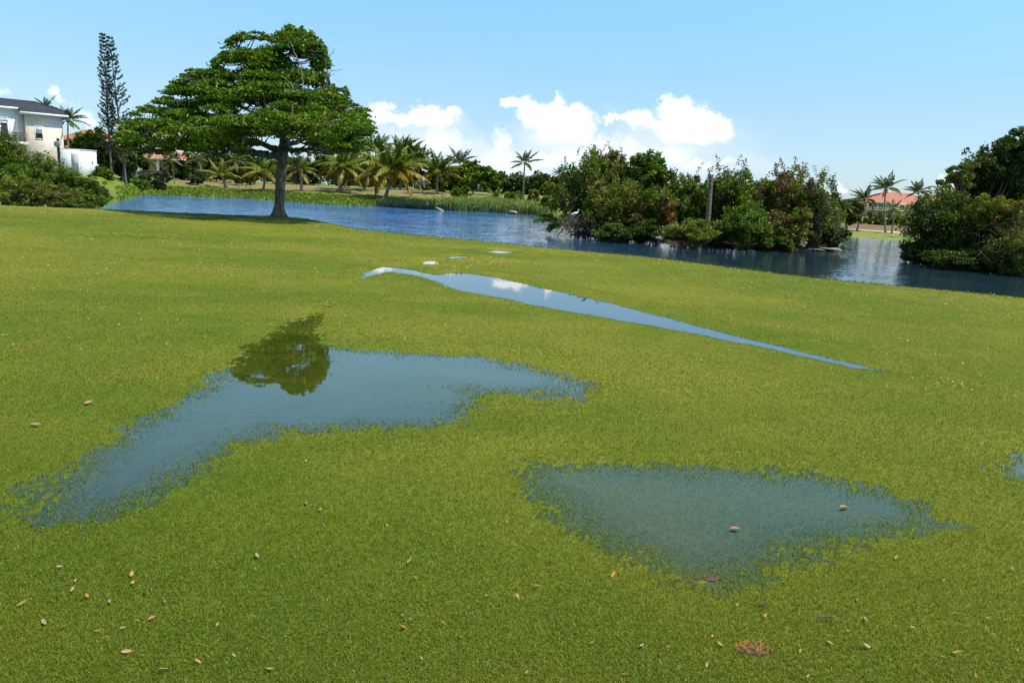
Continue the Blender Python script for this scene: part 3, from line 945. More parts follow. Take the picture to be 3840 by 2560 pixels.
def palm(name, label, base, crown, L=4.5, nf=15, young=False, cols=((0.07, 0.11, 0.02), (0.10, 0.13, 0.03)), oldcol=(0.19, 0.13, 0.014), nold=3, trunk_r=0.17, wind=(0, 0, 0), seed=0,
         parts=True, group=None, bend=0.3, e_hi=1.25, e_lo=-0.5, wid=0.09, nl=26, azs=None, dead=0, cat='palm tree', leafl=0.8, hang=0.5):
    r = np.random.default_rng(seed * 13 + int(abs(base[0]) * 10))
    base = np.asarray(base, float); crown = np.asarray(crown, float)
    root = thing(name, label, cat, base, group=group)
    trunk_r = trunk_r * L / 4.4; bend = bend * L / 4.4; wid = wid * 1.9 * L / 4.5; wind = np.asarray(wind, float)
    ax = crown - base
    t = np.linspace(0, 1, 14)[:, None]
    side = np.array([1.0, 0.2, 0]) * bend * (1 if r.random() < 0.5 else -1)
    P = ax * t + side * (t * (1 - t) * 2)
    P[0, 2] -= 0.3
    rad = trunk_r * np.interp(t[:, 0], [0, 0.06, 0.2, 1], [1.9, 1.35, 1.05, 0.72]) * (1 + 0.05 * (np.arange(14) % 2))
    tb = MB(); tb.tube(P, rad, 8)
    tb.build('trunk', M['palmbark'], root, smooth=True)
    if not young:
        cb = MB()
        for k in range(5):
            a = r.uniform(0, 6.28); q = P[-1] + np.array([math.cos(a) * 0.16, math.sin(a) * 0.16, -0.18])
            cb.tube([q + (0, 0, 0.1), q + (0, 0, 0.04), q - (0, 0, 0.04), q - (0, 0, 0.1)], [0.02, 0.08, 0.08, 0.02], 6)
        cb.build('coconut', M['stem'], root, smooth=True)
    whole = MB()
    for i in range(nf):
        az = (i * 2.399 + r.normal(0, 0.2)) if azs is None else azs[i % len(azs)] + r.normal(0, 0.12)
        q = i / max(1, nf - 1)
        e0 = e_hi + (e_lo - e_hi) * q + r.normal(0, 0.08)
        old = i >= nf - nold
        col = np.array(oldcol) * r.uniform(0.8, 1.15) if old else np.array(cols[0]) * (1 - q) + np.array(cols[1]) * q
        col = col * r.uniform(0.85, 1.15)
        fm = frond_mesh(L * r.uniform(0.85, 1.08) * (0.75 + 0.25 * min(1, q * 3)), e0, r.uniform(0.7, 1.15) * (1.1 if q > 0.3 else 0.75), az, nl=nl, leafl=leafl * L / 4.5, wid=wid, col=col,
                        tipcol=(0.20, 0.14, 0.03) if q > 0.7 else None, r=r, wind=wind, hang=hang)
        if parts:
            fo = fm.build('frond', M['frond'], root)
            fo.location = Vector(P[-1])
        else:
            for V in fm.v: V += P[-1]
            for a_, b_ in ((fm.q, whole.q), (fm.t, whole.t)):
                for z in a_: b_.append(z + whole.n)
            whole.v += fm.v; whole.qc += fm.qc; whole.tc += fm.tc; whole.n += fm.n
    for i in range(dead):
        az = r.uniform(0, 6.28)
        fm = frond_mesh(L * 0.6, -0.7, 0.7, az, nl=16, leafl=0.4, wid=wid, col=(0.17, 0.12, 0.075), r=r, hang=1.2)
        if parts:
            fo = fm.build('dead_frond', M['frond'], root); fo.location = Vector(P[-1] - np.array([0, 0, 0.15]))
    if not parts:
        whole.build('crown', M['frond'], root)
    return root


# ------------------------------------------------------------------ the big spreading tree
def inside(px, py, P):
    return sdf_poly(np.array([float(px)]), np.array([float(py)]), P)[0] < 0


CROWN = np.array([(442, 505), (455, 455), (520, 405), (560, 388), (600, 370), (640, 325), (690, 275), (720, 258), (755, 260), (790, 247), (800, 228), (835, 200), (830, 175), (870, 145), (905, 120), (960, 113),
                  (1020, 132), (1050, 108), (1090, 100), (1125, 122), (1160, 110), (1172, 138), (1200, 152), (1210, 182), (1232, 222), (1215, 260), (1225, 285), (1240, 320), (1298, 342), (1290, 368), (1340, 392),
                  (1392, 420), (1380, 440), (1405, 480), (1405, 500), (1380, 520), (1385, 550), (1340, 575), (1250, 570), (1150, 540), (1080, 520), (1000, 520), (920, 550), (820, 572), (700, 562), (600, 575), (500, 568), (445, 560)], float)
TD = 40.0
TS = TD / 50.0
tb0 = at(1046, 806, TD)
tb0[2] = float(lawn_z(np.array([tb0[0]]), np.array([tb0[1]]))[0])
big = thing('spreading_tree', 'huge spreading rain tree with layered dark green crown on the lawn by the lake', 'tree', tb0)
L0 = np.array(big.location)
r = np.random.default_rng(11)
pads = []
ROWS = {}
tries = 0
while len(pads) < 720 and tries < 20000:
    tries += 1
    px, py = r.uniform(440, 1410), r.uniform(100, 575)
    if not inside(px, py, CROWN): continue
    # sky gaps low in the left half and beside the trunk
    if 690 < px < 900 and 420 < py < 520 and r.random() < 0.55: continue
    if 520 < px < 660 and 480 < py < 530 and r.random() < 0.25: continue
    if 1090 < px < 1280 and 190 < py < 350 and r.random() < 0.6: continue
    if 940 < px < 1180 and 500 < py and r.random() < 0.75: continue
    if fbm(np.array([px / 60.0]), np.array([py / 26.0 + 8]), 2)[0] < 0.355 and sdf_poly(np.array([px]), np.array([py]), CROWN)[0] < -22: continue
    ky = int(py / 5) * 5 + 2.5
    if ky not in ROWS:
        row = [q for q in range(440, 1410, 12) if inside(q, ky, CROWN)] or [px]
        ROWS[ky] = (min(row), max(row))
    a, b = ROWS[ky]
    hw = max(1.0, (b - a) / 2 * TD / FPX)
    q = (px - (a + b) / 2) / ((b - a) / 2 + 1)
    lim = hw * 0.9 * math.sqrt(max(0.03, 1 - q * q))
    lim = min(lim * (1.5 if py > 430 else 1.15), 9.5 if py > 420 else 6.5)  # lower crown deepened to spread its shadow on the lawn
    dy = lim * r.uniform(-1, 1)
    if abs(dy) < lim * 0.4 and r.random() < 0.45: continue
    pads.append((px, py, dy))
for _ in range(75):                                # extra near-side pads, added so the tree's shadow reaches over the lawn
    px = r.uniform(560, 1360)
    py = r.uniform(420, 500) if 930 < px < 1190 else r.uniform(440, 555)
    pads.append((px, py, -r.uniform(4.5, 9.5) * math.sqrt(max(0.1, 1 - ((px - 960) / 480.0) ** 2))))
# make sure the outline itself is followed
for k in range(len(CROWN)):
    p, q = CROWN[k], CROWN[(k + 1) % len(CROWN)]
    nseg = max(1, int(np.linalg.norm(q - p) / 42))
    for j in range(nseg):
        e = p + (q - p) * (j + 0.5) / nseg
        cx, cy = 980, 420
        e = e + (np.array([cx, cy]) - e) / np.linalg.norm(np.array([cx, cy]) - e) * 20
        pads.append((e[0], e[1], r.uniform(-2, 2)))
for e in [(1092, 104), (1088, 130), (1130, 118), (1128, 140), (1163, 110), (1160, 135), (1178, 160), (1200, 153), (1190, 185), (1215, 180), (1225, 215), (1150, 165), (1110, 160), (1060, 140), (1288, 342), (1300, 352), (1272, 350), (1235, 325), (1180, 215), (1200, 240)]:
    for _ in range(2): pads.append((e[0] + r.normal(0, 5), e[1] + 24 + r.normal(0, 7), r.uniform(-1.2, 1.2), 1))
crown = MB(); topf = MB()
padpos = []
for px, py, dy, *top_ in pads:
    p = at(px, py, TD + dy)
    padpos.append(p)
    istop = bool(top_) or (1060 < px < 1240 and py < 300 and r.random() < 0.25)
    rad = np.array([0.86, 0.86, 0.27]) * r.uniform(0.6, 1.15) * TS
    edge = -sdf_poly(np.array([px]), np.array([py]), CROWN)[0]
    rad = rad * np.clip(edge / 40, 0.5, 1.0)
    if istop:
        nn = 46
        pts = p + clump_points(r, nn, np.array([0.26, 0.3, 0.42]) * TS)
        leaf_cards(topf, pts, 0.21, 0.16, pick(PAL['top'], nn, r) * r.uniform(0.8, 1.2, (nn, 1)), r, up=0.3)
        continue
    nn = int(185 * (rad[0] / 0.6) ** 1.4)
    d = clump_points(r, nn, 1.0)
    d[:, 2] = np.abs(d[:, 2]) * 1.2 - 0.4 - 0.35 * (d[:, 0] ** 2 + d[:, 1] ** 2)
    d[r.random(nn) < 0.14] *= 1.6
    pts = p + d * rad
    c0 = pick(PAL['tree'], 1, r)[0] * r.uniform(0.75, 1.25)
    col = np.where(r.random((nn, 1)) < 0.6, c0[None], pick(PAL['tree'], nn, r)) * r.uniform(0.8, 1.25, (nn, 1))
    leaf_cards(crown, pts, 0.165, 0.09, col, r, up=0.55, hang=0.3)
padpos = np.array(padpos)
crown.build('crown', M['leaf'], big, loc=L0)
tf = topf.build('top_foliage', M['leaf'], big, loc=L0)
tf['label'] = 'larger lighter rounded leaves at the top of the crown'


def pxpath(pts, D0=TD):
    P = np.array([at(a, b, D0 + d) for a, b, d in pts])
    t = np.linspace(0, 1, len(P)); tt = np.linspace(0, 1, len(P) * 5)
    Q = np.stack([np.interp(tt, t, P[:, k]) for k in range(3)], -1)
    for _ in range(4):
        Q[1:-1] = (Q[:-2] + 2 * Q[1:-1] + Q[2:]) / 4
    return Q


tr = MB()
tp = pxpath([(1046, 812, 0), (1047, 780, 0), (1050, 720, 0), (1054, 660, 0), (1058, 610, 0), (1060, 565, 0), (1068, 530, 0)])
tr.tube(tp, np.interp(np.linspace(0, 1, len(tp)), [0, 0.05, 0.15, 0.6, 0.85, 1], [0.36, 0.29, 0.255, 0.235, 0.29, 0.20]), 14)
for k in range(6):                                  # root flare
    a = k * 1.05 + 0.3
    g = L0 + np.array([math.cos(a) * 0.5, math.sin(a) * 0.5, -0.05])
    tr.tube([L0 + np.array([math.cos(a) * 0.14, math.sin(a) * 0.14, 0.6]), L0 + np.array([math.cos(a) * 0.26, math.sin(a) * 0.26, 0.2]), g], [0.10, 0.11, 0.05], 6)
tr.build('trunk', M['bark'], big, smooth=True, loc=L0)
br = MB()
limbs = []
for pts, r0, r1 in [
    ([(1058, 590, 0), (1000, 578, -1), (930, 568, -2), (850, 560, -2.5), (760, 545, -2.5), (640, 530, -2), (520, 525, -1.5)], 0.24, 0.06),
    ([(1058, 570, 0), (1010, 548, 1), (940, 528, 2), (850, 505, 3), (740, 480, 3), (600, 450, 2.5)], 0.22, 0.05),
    ([(1064, 560, 0), (1050, 500, -1), (980, 440, -2), (880, 390, -3), (760, 330, -3), (700, 300, -2)], 0.13, 0.04),
    ([(1064, 560, 0), (1110, 566, -1), (1160, 562, -2), (1230, 540, -3), (1310, 520, -3)], 0.16, 0.04),
    ([(1066, 550, 0), (1120, 530, 1), (1200, 490, 2.5), (1290, 450, 3), (1360, 440, 3)], 0.18, 0.05),
    ([(1068, 535, 0), (1075, 470, 0), (1070, 400, 0.5), (1080, 330, 0), (1090, 250, 0), (1085, 160, 0)], 0.26, 0.06),
    ([(1075, 470, 0), (1120, 400, 1), (1180, 350, 1), (1240, 340, 0.5)], 0.14, 0.04),
    ([(1070, 420, 0), (1020, 340, -1), (960, 260, -1), (900, 190, -0.5), (880, 150, 0)], 0.15, 0.04),
    ([(1066, 550, 0), (1040, 490, -3), (1000, 460, -5), (960, 440, -6.5)], 0.09, 0.03),
    ([(1066, 550, 0), (1090, 500, -3), (1130, 470, -5), (1160, 450, -6.5)], 0.09, 0.03),
    ([(1066, 550, 0), (1050, 500, 3), (1020, 450, 5), (980, 420, 6.5)], 0.15, 0.05),
    ([(1066, 550, 0), (1100, 500, 3), (1150, 460, 5), (1200, 440, 6)], 0.15, 0.05),
    ([(1075, 480, 0), (1000, 400, 2), (900, 330, 3), (830, 260, 2.5)], 0.14, 0.04)]:
    P = pxpath(pts)
    P[1:-1] += r.normal(0, 0.05, (len(P) - 2, 3))
    br.tube(P, np.linspace(r0, r1, len(P)) * TS, 7)
    limbs.append(P)
LP = np.vstack([l[len(l) // 4:] for l in limbs])
for p in padpos:
    d = np.linalg.norm(LP - p, axis=1) + 2.0 * np.maximum(0, LP[:, 2] - p[2])
    q = LP[np.argmin(d)]
    if np.linalg.norm(q - p) < 0.3: continue
    mid_ = (p + q) / 2 + np.array([0, 0, -0.12 * np.linalg.norm(p - q)]) + r.normal(0, 0.12, 3)
    t = np.linspace(0, 1, 6)[:, None]
    br.tube((1 - t) ** 2 * q + 2 * t * (1 - t) * mid_ + t ** 2 * p, np.linspace(0.045, 0.012, 6), 4, cap=False)
br.build('branch', M['limb'], big, smooth=True, loc=L0)
db = MB()
for pts, w in [([(1110, 300, -2.5), (1120, 230, -2.8), (1100, 180, -3), (1085, 160, -3)], 0.09), ([(1118, 235, -2.8), (1095, 210, -3), (1070, 215, -3)], 0.05), ([(1130, 340, -2.6), (1133, 280, -2.8), (1120, 230, -2.8)], 0.09),
               ([(1215, 280, -1), (1225, 240, -1), (1240, 205, -1), (1256, 185, -1)], 0.05), ([(1236, 212, -1), (1205, 195, -1), (1175, 190, -1)], 0.05), ([(1230, 300, -1), (1238, 262, -1), (1262, 265, -1), (1285, 262, -1)], 0.045),
               ([(1060, 345, -3), (1095, 330, -3.1), (1118, 310, -3)], 0.05), ([(1070, 335, -6), (1090, 345, -6.2), (1098, 315, -6.2), (1060, 290, -6)], 0.06), ([(1170, 330, -1), (1200, 290, -1.2), (1225, 270, -1)], 0.04),
               ([(1150, 420, -4), (1128, 380, -4), (1140, 320, -4), (1132, 250, -3.5)], 0.07)]:
    P = pxpath(pts); P[1:-1] += r.normal(0, 0.03, (len(P) - 2, 3))
    db = MB()
    db.tube(P, np.linspace(w, w * 0.35, len(P)) * TS * 0.62, 5)
    d_ = db.build('dead_branch', M['dead'], big, smooth=True, loc=L0)
    d_['label'] = 'bare pale grey dead branch'
ar = MB()
for k in range(26):
    a = r.uniform(1075, 1135) if k < 20 else r.uniform(1030, 1050)
    y0 = r.uniform(560, 600); ln = r.uniform(40, 130)
    dd = r.uniform(-1.2, 1.2)
    P = pxpath([(a - 10, y0, dd), (a + r.uniform(-6, 8), y0 + ln * 0.5, dd), (a + r.uniform(-6, 18), y0 + ln, dd)])
    ar.tube(P, 0.012, 3)
ar.build('aerial_root', M['limb'], big, loc=L0)


# ------------------------------------------------------------------ tall twin pines (upswept tiers)
def pine(label, top, foot, D, seed, Lb, dens):
    r = np.random.default_rng(seed)
    b = at(*foot, D); t_ = at(*top, D)
    b[2] = float(bank_z(b[0], b[1]))
    root = thing('pine_tree', label, 'pine tree', b, group='pair of tall narrow pines')
    H = t_[2] - b[2]
    ax = t_ - b
    tb = MB(); bb = MB(); fb = MB()
    t = np.linspace(0, 1, 16)
    tb.tube(ax[None] * t[:, None] - np.array([0, 0, 0.2]) * (1 - t[:, None]), np.linspace(0.17, 0.025, 16), 7)
    z = 0.20
    while z < 0.995:
        c = ax * z
        ln = Lb * (1 - z) ** 0.55 + 0.25
        nb = r.integers(4, 7)
        a0 = r.uniform(0, 6.28)
        for k in range(nb):
            if r.random() > dens: continue
            a = a0 + k * 6.283 / nb + r.normal(0, 0.2)
            l = ln * r.uniform(0.6, 1.05)
            s = np.linspace(0, 1, 7)
            h = np.array([math.cos(a), math.sin(a), 0])
            P = c + h[None] * (l * s)[:, None] + np.array([0, 0, 1.0])[None] * (l * 0.55 * s ** 2.2 - 0.05 * s)[:, None]
            bb.tube(P, np.linspace(0.03, 0.012, 7), 4, cap=False)
            nn = int(11 + 16 * l)
            q = r.uniform(0.35, 1.0, nn)
            B = np.stack([np.interp(q, s, P[:, j]) for j in range(3)], -1) + r.normal(0, 0.05, (nn, 3))
            leaf_cards(fb, B + np.array([0, 0, 0.05]), 0.34, 0.10, np.array([0.035, 0.060, 0.028]) * r.uniform(0.7, 1.4, (nn, 1)), r, up=0.1, hang=-0.8)
        z += 0.020 + 0.008 * r.random()
    tb.build('trunk', M['limb'], root, smooth=True)
    bb.build('branch', M['limb'], root)
    fb.build('crown', M['leaf'], root)


pine('tall thick pine with dense short tiers, nearer to the white villa', (386, 128), (418, 640), 100, 5, 1.35, 0.92)
pine('thinner leaning pine with sparse open tiers, nearer to the spreading tree', (410, 132), (472, 640), 101, 6, 2.2, 0.7)


# ------------------------------------------------------------------ buildings
def uv_roof(o, faces_uv):
    me = o.data
    uvl = me.uv_layers.new(name='UVMap')
    for poly in me.polygons:
        n = poly.normal
        hx = Vector((-n.y, n.x, 0))
        if hx.length < 1e-4: hx = Vector((1, 0, 0))
        hx.normalize()
        sl_ = n.cross(hx)
        for li in poly.loop_indices:
            co = me.vertices[me.loops[li].vertex_index].co
            uvl.data[li].uv = (co.dot(hx), co.dot(sl_))


def hip_roof(root, x0, x1, y0, y1, z, h, mat, over=0.5, fascia=True, ridge_inset=None, name='roof'):
    x0 -= over; x1 += over; y0 -= over; y1 += over
    w = min(x1 - x0, y1 - y0) / 2 if ridge_inset is None else ridge_inset
    mb = MB()
    if x1 - x0 >= y1 - y0:
        ym = (y0 + y1) / 2
        A, B = (x0 + w, ym, z + h), (x1 - w, ym, z + h)
        V = [(x0, y0, z), (x1, y0, z), (x1, y1, z), (x0, y1, z), A, B]
        mb.add(V, [(0, 1, 5, 4), (2, 3, 4, 5)], [(1, 2, 5), (3, 0, 4)])
    else:
        xm = (x0 + x1) / 2
        A, B = (xm, y0 + w, z + h), (xm, y1 - w, z + h)
        V = [(x0, y0, z), (x1, y0, z), (x1, y1, z), (x0, y1, z), A, B]
        mb.add(V, [(1, 2, 5, 4), (3, 0, 4, 5)], [(0, 1, 4), (2, 3, 5)])
    ro = mb.build(name, mat, root)
    uv_roof(ro, None)
    if fascia:
        fb = MB()
        fb.box(x0, x1, y0, y1, z - 0.24, z - 0.004)
        fb.build('fascia', M['trim'], ro)
    rb = MB()
    for a, b in ((V[0], A), (V[1], B if x1 - x0 >= y1 - y0 else A), (V[2], B), (V[3], A if x1 - x0 >= y1 - y0 else B), (A, B)):
        if np.linalg.norm(np.array(a) - np.array(b)) > 0.05:
            rb.tube([np.array(a), (np.array(a) + np.array(b)) / 2, np.array(b)], 0.10, 6)
    rb.build('ridge_cap', mat if mat is not M['slate'] else M['slate'], ro)
    return ro


def window(root, x, z0, z1, w, y, nx=1, nz=1, frame=M['trim'], name='window', blind=0.0):
    """window on a wall whose outside face is at local y, looking towards -y"""
    wb = MB()
    t = 0.07
    wb.box(x - w / 2 - t, x - w / 2, y - 0.06, y + 0.08, z0 - t, z1 + t); wb.box(x + w / 2, x + w / 2 + t, y - 0.06, y + 0.08, z0 - t, z1 + t)
    wb.box(x - w / 2, x + w / 2, y - 0.06, y + 0.08, z1, z1 + t); wb.box(x - w / 2, x + w / 2, y - 0.06, y + 0.08, z0 - t, z0)
    for i in range(1, nx):
        xx = x - w / 2 + w * i / nx
        wb.box(xx - 0.035, xx + 0.035, y - 0.05, y + 0.03, z0, z1)
    for i in range(1, nz):
        zz = z0 + (z1 - z0) * i / nz
        wb.box(x - w / 2, x + w / 2, y - 0.045, y + 0.025, zz - 0.03, zz + 0.03)
    fo = wb.build(name, frame, root)
    gb = MB(); gb.box(x - w / 2, x + w / 2, y - 0.02, y + 0.02, z0, z1)
    gb.build('pane', M['glass'], fo)
    if blind:
        bb = MB(); bb.box(x - w / 2 + 0.01, x + w / 2 - 0.01, y - 0.035, y - 0.024, z1 - (z1 - z0) * blind, z1)
        bb.build('blind', M['blind'], fo)
    return fo


# white villa with stone tower.  local +x runs along the front towards the camera's left, -y looks out at the lake
VD = 92.0
vc = at(245, 640, VD); vz = 1.7
ang = math.radians(41)
villa = thing('villa', 'white two storey villa with dark tiled roof and stone clad tower behind the left bushes', 'house', (vc[0], vc[1], vz), 0)
# local frame: a = along front to the left, n = outward normal
villa.rotation_euler = (0, 0, ang)      # local +X points right-and-away; we build with x negative = left
EZ = float(at(243, 441, VD)[2] - vz)
wl_ = MB()
wl_.box(-3.65, 0.0, 0.0, 9.0, -1.5, EZ - 0.004)
wl_.build('tower_wall', M['stone'], villa)
ww = MB()
ww.box(-17.6, -0.05, 1.11, 8.9, -1.5, EZ + 0.455)
ww.build('wall', M['white'], villa)
pil = MB(); pil.box(-4.3, -3.652, 1.075, 1.8, -1.5, EZ - 0.02); pil.build('pilaster', M['stone'], villa)
hip_roof(villa, -18.0, 0.05, 1.15, 9.0, EZ + 0.70, 1.1, M['slate'], 0.5, ridge_inset=2.4)
er = MB()
er.add([(-4.2, -0.55, EZ + 0.24), (0.56, -0.55, EZ + 0.24), (0.56, 0.648, EZ + 0.71), (-4.2, 0.648, EZ + 0.71)], [(0, 1, 2, 3)])
er.add([(0.56, -0.55, EZ + 0.24), (0.56, 0.648, EZ + 0.24), (0.56, 0.648, EZ + 0.71)], None, [(0, 1, 2)])
er.add([(-4.2, -0.55, EZ + 0.24), (-4.2, 0.648, EZ + 0.24), (-4.2, 0.648, EZ + 0.71)], None, [(0, 2, 1)])
ero = er.build('tower_roof', M['slate'], villa); uv_roof(ero, None)
fb = MB(); fb.box(-4.2, 0.56, -0.55, 0.64, EZ + 0.0, EZ + 0.236); fb.build('fascia', M['trim'], ero)
zpx = lambda px, py, dd: float(at(px, py, VD + dd)[2] - vz)
window(villa, -2.45, zpx(182, 522, -1.4), zpx(182, 477, -1.4), 0.62, -0.0, 1, 2, blind=0.45)
# balcony doors on the white wall
z0, z1 = zpx(70, 530, -3), zpx(70, 444, -3)
zt = z0 + (z1 - z0) * 0.77
window(villa, -6.05, z0, zt, 1.5, 1.1, 2, 2, name='balcony_door')
window(villa, -7.75, z0, zt, 1.7, 1.1, 2, 1, name='balcony_door', blind=0.9)
window(villa, -6.05, zt + 0.15, z1, 1.5, 1.1, 1, 1, name='transom_window', blind=0.95)
window(villa, -7.75, zt + 0.15, z1, 1.7, 1.1, 1, 1, name='transom_window', blind=0.95)
window(villa, -6.6, -0.6, z0 - 1.2, 2.4, 1.1, 3, 1, name='ground_floor_window')
bs = MB(); bs.box(-9.6, -3.66, -0.15, 1.095, z0 - 0.42, z0 - 0.05)
bal = bs.build('balcony', M['trim'], villa)
rl = MB()
rl.box(-9.55, -3.7, -0.12, -0.07, z0 + 0.92, z0 + 0.98); rl.box(-9.55, -3.7, -0.12, -0.07, z0 + 0.05, z0 + 0.10)
rr_ = np.random.default_rng(2)
for k in range(54):
    x = -9.5 + k * 0.108
    rl.box(x - 0.012, x + 0.012, -0.11, -0.085, z0 + 0.08, z0 + 0.94)
for k in range(18):
    x = -9.35 + k * 0.325
    th = np.linspace(0, 4.5 * math.pi, 22)
    rad = np.linspace(0.17, 0.03, 22)
    for zz in (0.30, 0.70):
        P = np.stack([x + rad * np.cos(th), np.full(22, -0.097), z0 + zz + rad * np.sin(th) * (1 if zz < 0.5 else -1)], -1)
        rl.tube(P, 0.014, 4)
rl.build('railing', M['iron'], bal)

# white flat-roofed outbuilding in front of the tower's right side; corner edge faces the camera
sc_ = at(310, 645, 88.0)
shed = thing('outbuilding', 'plain white flat roofed outbuilding with grey door at the end of the villa', 'outbuilding', (sc_[0], sc_[1], vz), math.radians(79))
SHZ = float(at(310, 563, 88)[2] - vz)
sb_ = MB(); sb_.box(0.0, 2.3, 0.0, 3.1, -1.2, SHZ); sb_.build('wall', M['white'], shed)
cb_ = MB(); cb_.box(-0.05, 2.35, -0.05, 3.15, SHZ + 0.002, SHZ + 0.08); cb_.build('coping', M['trim'], shed)
dd_ = MB(); dd_.box(-0.045, -0.004, 0.45, 1.35, -0.1, 2.2)
door = dd_.build('door', M['greydoor'], shed)
hh = MB(); hh.box(-0.11, -0.046, 0.52, 0.60, 0.95, 1.1); hh.build('handle', M['iron'], door)
fx = MB(); fx.tube([(1.55, -0.005, 1.35), (1.55, -0.07, 1.35), (1.55, -0.12, 1.25)], [0.07, 0.07, 0.05], 8); fx.build('wall_lamp', M['iron'], shed)
fx = MB(); fx.tube([(-0.005, 2.8, SHZ - 0.25), (-0.09, 2.8, SHZ - 0.25), (-0.22, 2.8, SHZ - 0.3)], [0.06, 0.07, 0.05], 8); fx.build('wall_lamp', M['iron'], shed)
ac = MB(); ac.box(2.302, 2.62, 0.05, 0.7, 0.5, 1.15); ac.build('meter_box', M['trim'], shed)

# dark post with a disc
pp = at(224, 640, 62.0); ptop = at(215, 519, 62.0)
post = thing('lamp_post', 'dark slim post with a round grey disc before the stone tower', 'post', (pp[0], pp[1], 1.0))
mbp = MB(); mbp.tube([(0, 0, -0.4), (0, 0, 1.5), (0, 0, ptop[2] - 1.0)], 0.10, 10); mbp.build('pole', M['iron'], post, smooth=True)
dz = at(215, 541, 62.0)[2] - 1.0
mbp = MB(); mbp.tube([(-0.02, -0.12, dz), (-0.02, -0.17, dz), (-0.02, -0.22, dz)], [0.24, 0.24, 0.20], 16); mbp.build('disc', M['disc'], post)


def house(label, px, D, width, deep, eave_px, ridge_h, wall, rot=0, floors=1, zb=None, win=True, porch=0, name='house'):
    c = at(px, eave_px, D)
    zb = float(bank_z(c[0], c[1])) if zb is None else zb
    root = thing(name, label, 'house', (c[0], c[1], zb), rot)
    hgt = c[2] - zb
    b = MB(); b.box(-width / 2, width / 2, 0, deep, -0.6, hgt - 0.25); b.build('wall', wall, root)
    hip_roof(root, -width / 2, width / 2, -0.2 - porch, deep, hgt, ridge_h, M['terra'], 0.6)
    fh = hgt / floors
    if win:
        nwin = max(2, int(width / 3.2))
        for f in range(floors):
            for k in range(nwin):
                x = -width / 2 + width * (k + 0.5) / nwin
                window(root, x, f * fh + (0.2 if f else 0.3), f * fh + fh * 0.72, 1.5, -0.0, 2, 1, name='window')
    if floors > 1:
        s = MB(); s.box(-width / 2 + 0.2, width / 2 - 0.2, -1.3, -0.004, fh - 0.18, fh + 0.02); bl = s.build('balcony', M['trim'], root)
        q = MB(); q.box(-width / 2 + 0.2, width / 2 - 0.2, -1.3, -1.22, fh + 0.85, fh + 0.92)
        for k in range(int(width / 0.3)):
            x = -width / 2 + 0.25 + k * 0.3; q.box(x, x + 0.05, -1.28, -1.24, fh + 0.02, fh + 0.85)
        q.build('railing', M['trim'], bl)
        for k in range(4):
            x = -width / 2 + 0.5 + (width - 1) * k / 3
            p = MB(); p.box(x - 0.15, x + 0.15, -1.2, -0.9, -0.3, hgt - 0.26); p.build('pillar', wall, root)
    if porch:
        for k in range(5):
            x = -width / 2 + 0.4 + (width - 0.8) * k / 4
            p = MB(); p.box(x - 0.22, x + 0.22, -porch, -porch + 0.44, -0.4, hgt - 0.26); p.build('pillar', M['white'], root)
    return root


house('house with large red tiled roof half hidden by trees beside the white villa', 330, 122, 13, 10, 556, 2.9, M['white'], 0.3)
house('low house with red roof and white porch columns seen under the spreading tree', 606, 158, 11, 6, 596, 1.9, M['ochre'], 0.05, porch=2.0)
house('ochre two storey house with terracotta hip roof behind the lakeside palms', 3385, 275, 25, 16, 762, 3.6, M['ochre'], -0.1, floors=2)
house('pale house with pinkish roof peeking out behind the end of the island', 3120, 250, 12, 10, 760, 2.8, M['ochre'], 0.2)
house('white house with red roof glimpsed through the tall trees on the lake shore', 3640, 230, 14, 10, 750, 3.2, M['white'], 0.1)

# ------------------------------------------------------------------ far-bank palms
GN = ((0.058, 0.105, 0.010), (0.098, 0.140, 0.012))
YL = ((0.085, 0.135, 0.009), (0.165, 0.160, 0.009))


def fpalm(label, bpx, bpy, cpx, cpy, flen_px, **kw):
    D = kw.pop('D', None)
    D = None if D is None else D * 0.75 if bpx > 400 else D * 0.9
    b = hit(bpx, bpy) if D is None else at(bpx, bpy, D)
    if D is not None: b[2] = float(bank_z(b[0], b[1]))
    c = at(cpx, cpy, b[1])
    if 1200 < bpx < 1800: flen_px *= 1.2; kw['nf'] = kw.get('nf', 15) + 4
    return palm(kw.pop('name', 'coconut_palm'), label, b, c, L=flen_px * b[1] / FPX, **kw)


fpalm('golden coconut palm with drooping yellow fronds, closest to the water', 1443, 745, 1466, 632, 125, nf=24, nold=10, cols=((0.08, 0.125, 0.010), (0.20, 0.165, 0.010)), oldcol=(0.30, 0.18, 0.010), e_lo=-0.35, nl=32, wid=0.13, leafl=0.95, hang=0.7, seed=1)
fpalm('short palm with arching yellow fronds and curved pale trunk right of the big tree', 1268, 722, 1282, 622, 100, nf=17, nold=6, cols=YL, dead=4, e_hi=0.9, nl=28, wid=0.12, seed=2)
fpalm('dark trunked palm leaning against the curved pale one', 1290, 714, 1305, 618, 95, nf=15, nold=4, cols=YL, seed=3, wid=0.11)
fpalm('palm with tall upright fronds and one low orange frond', 1640, 728, 1645, 645, 95, nf=17, nold=2, cols=GN, e_hi=1.4, e_lo=0.1, seed=4, wid=0.13, oldcol=(0.3, 0.15, 0.02), azs=None)
fpalm('tallest palm crown at the right edge of the big tree', 1412, 712, 1408, 566, 80, nf=15, nold=1, cols=GN, e_hi=1.4, e_lo=0.2, seed=5, wid=0.12)
fpalm('tall palm standing behind the golden one', 1500, 712, 1500, 578, 85, nf=15, nold=2, cols=GN, e_hi=1.4, e_lo=0.0, seed=6, wid=0.12)
fpalm('slim tall palm with spiky top between the golden palm and the upright one', 1530, 713, 1532, 575, 70, nf=13, nold=1, cols=GN, e_hi=1.4, e_lo=0.2, seed=7, wid=0.11)
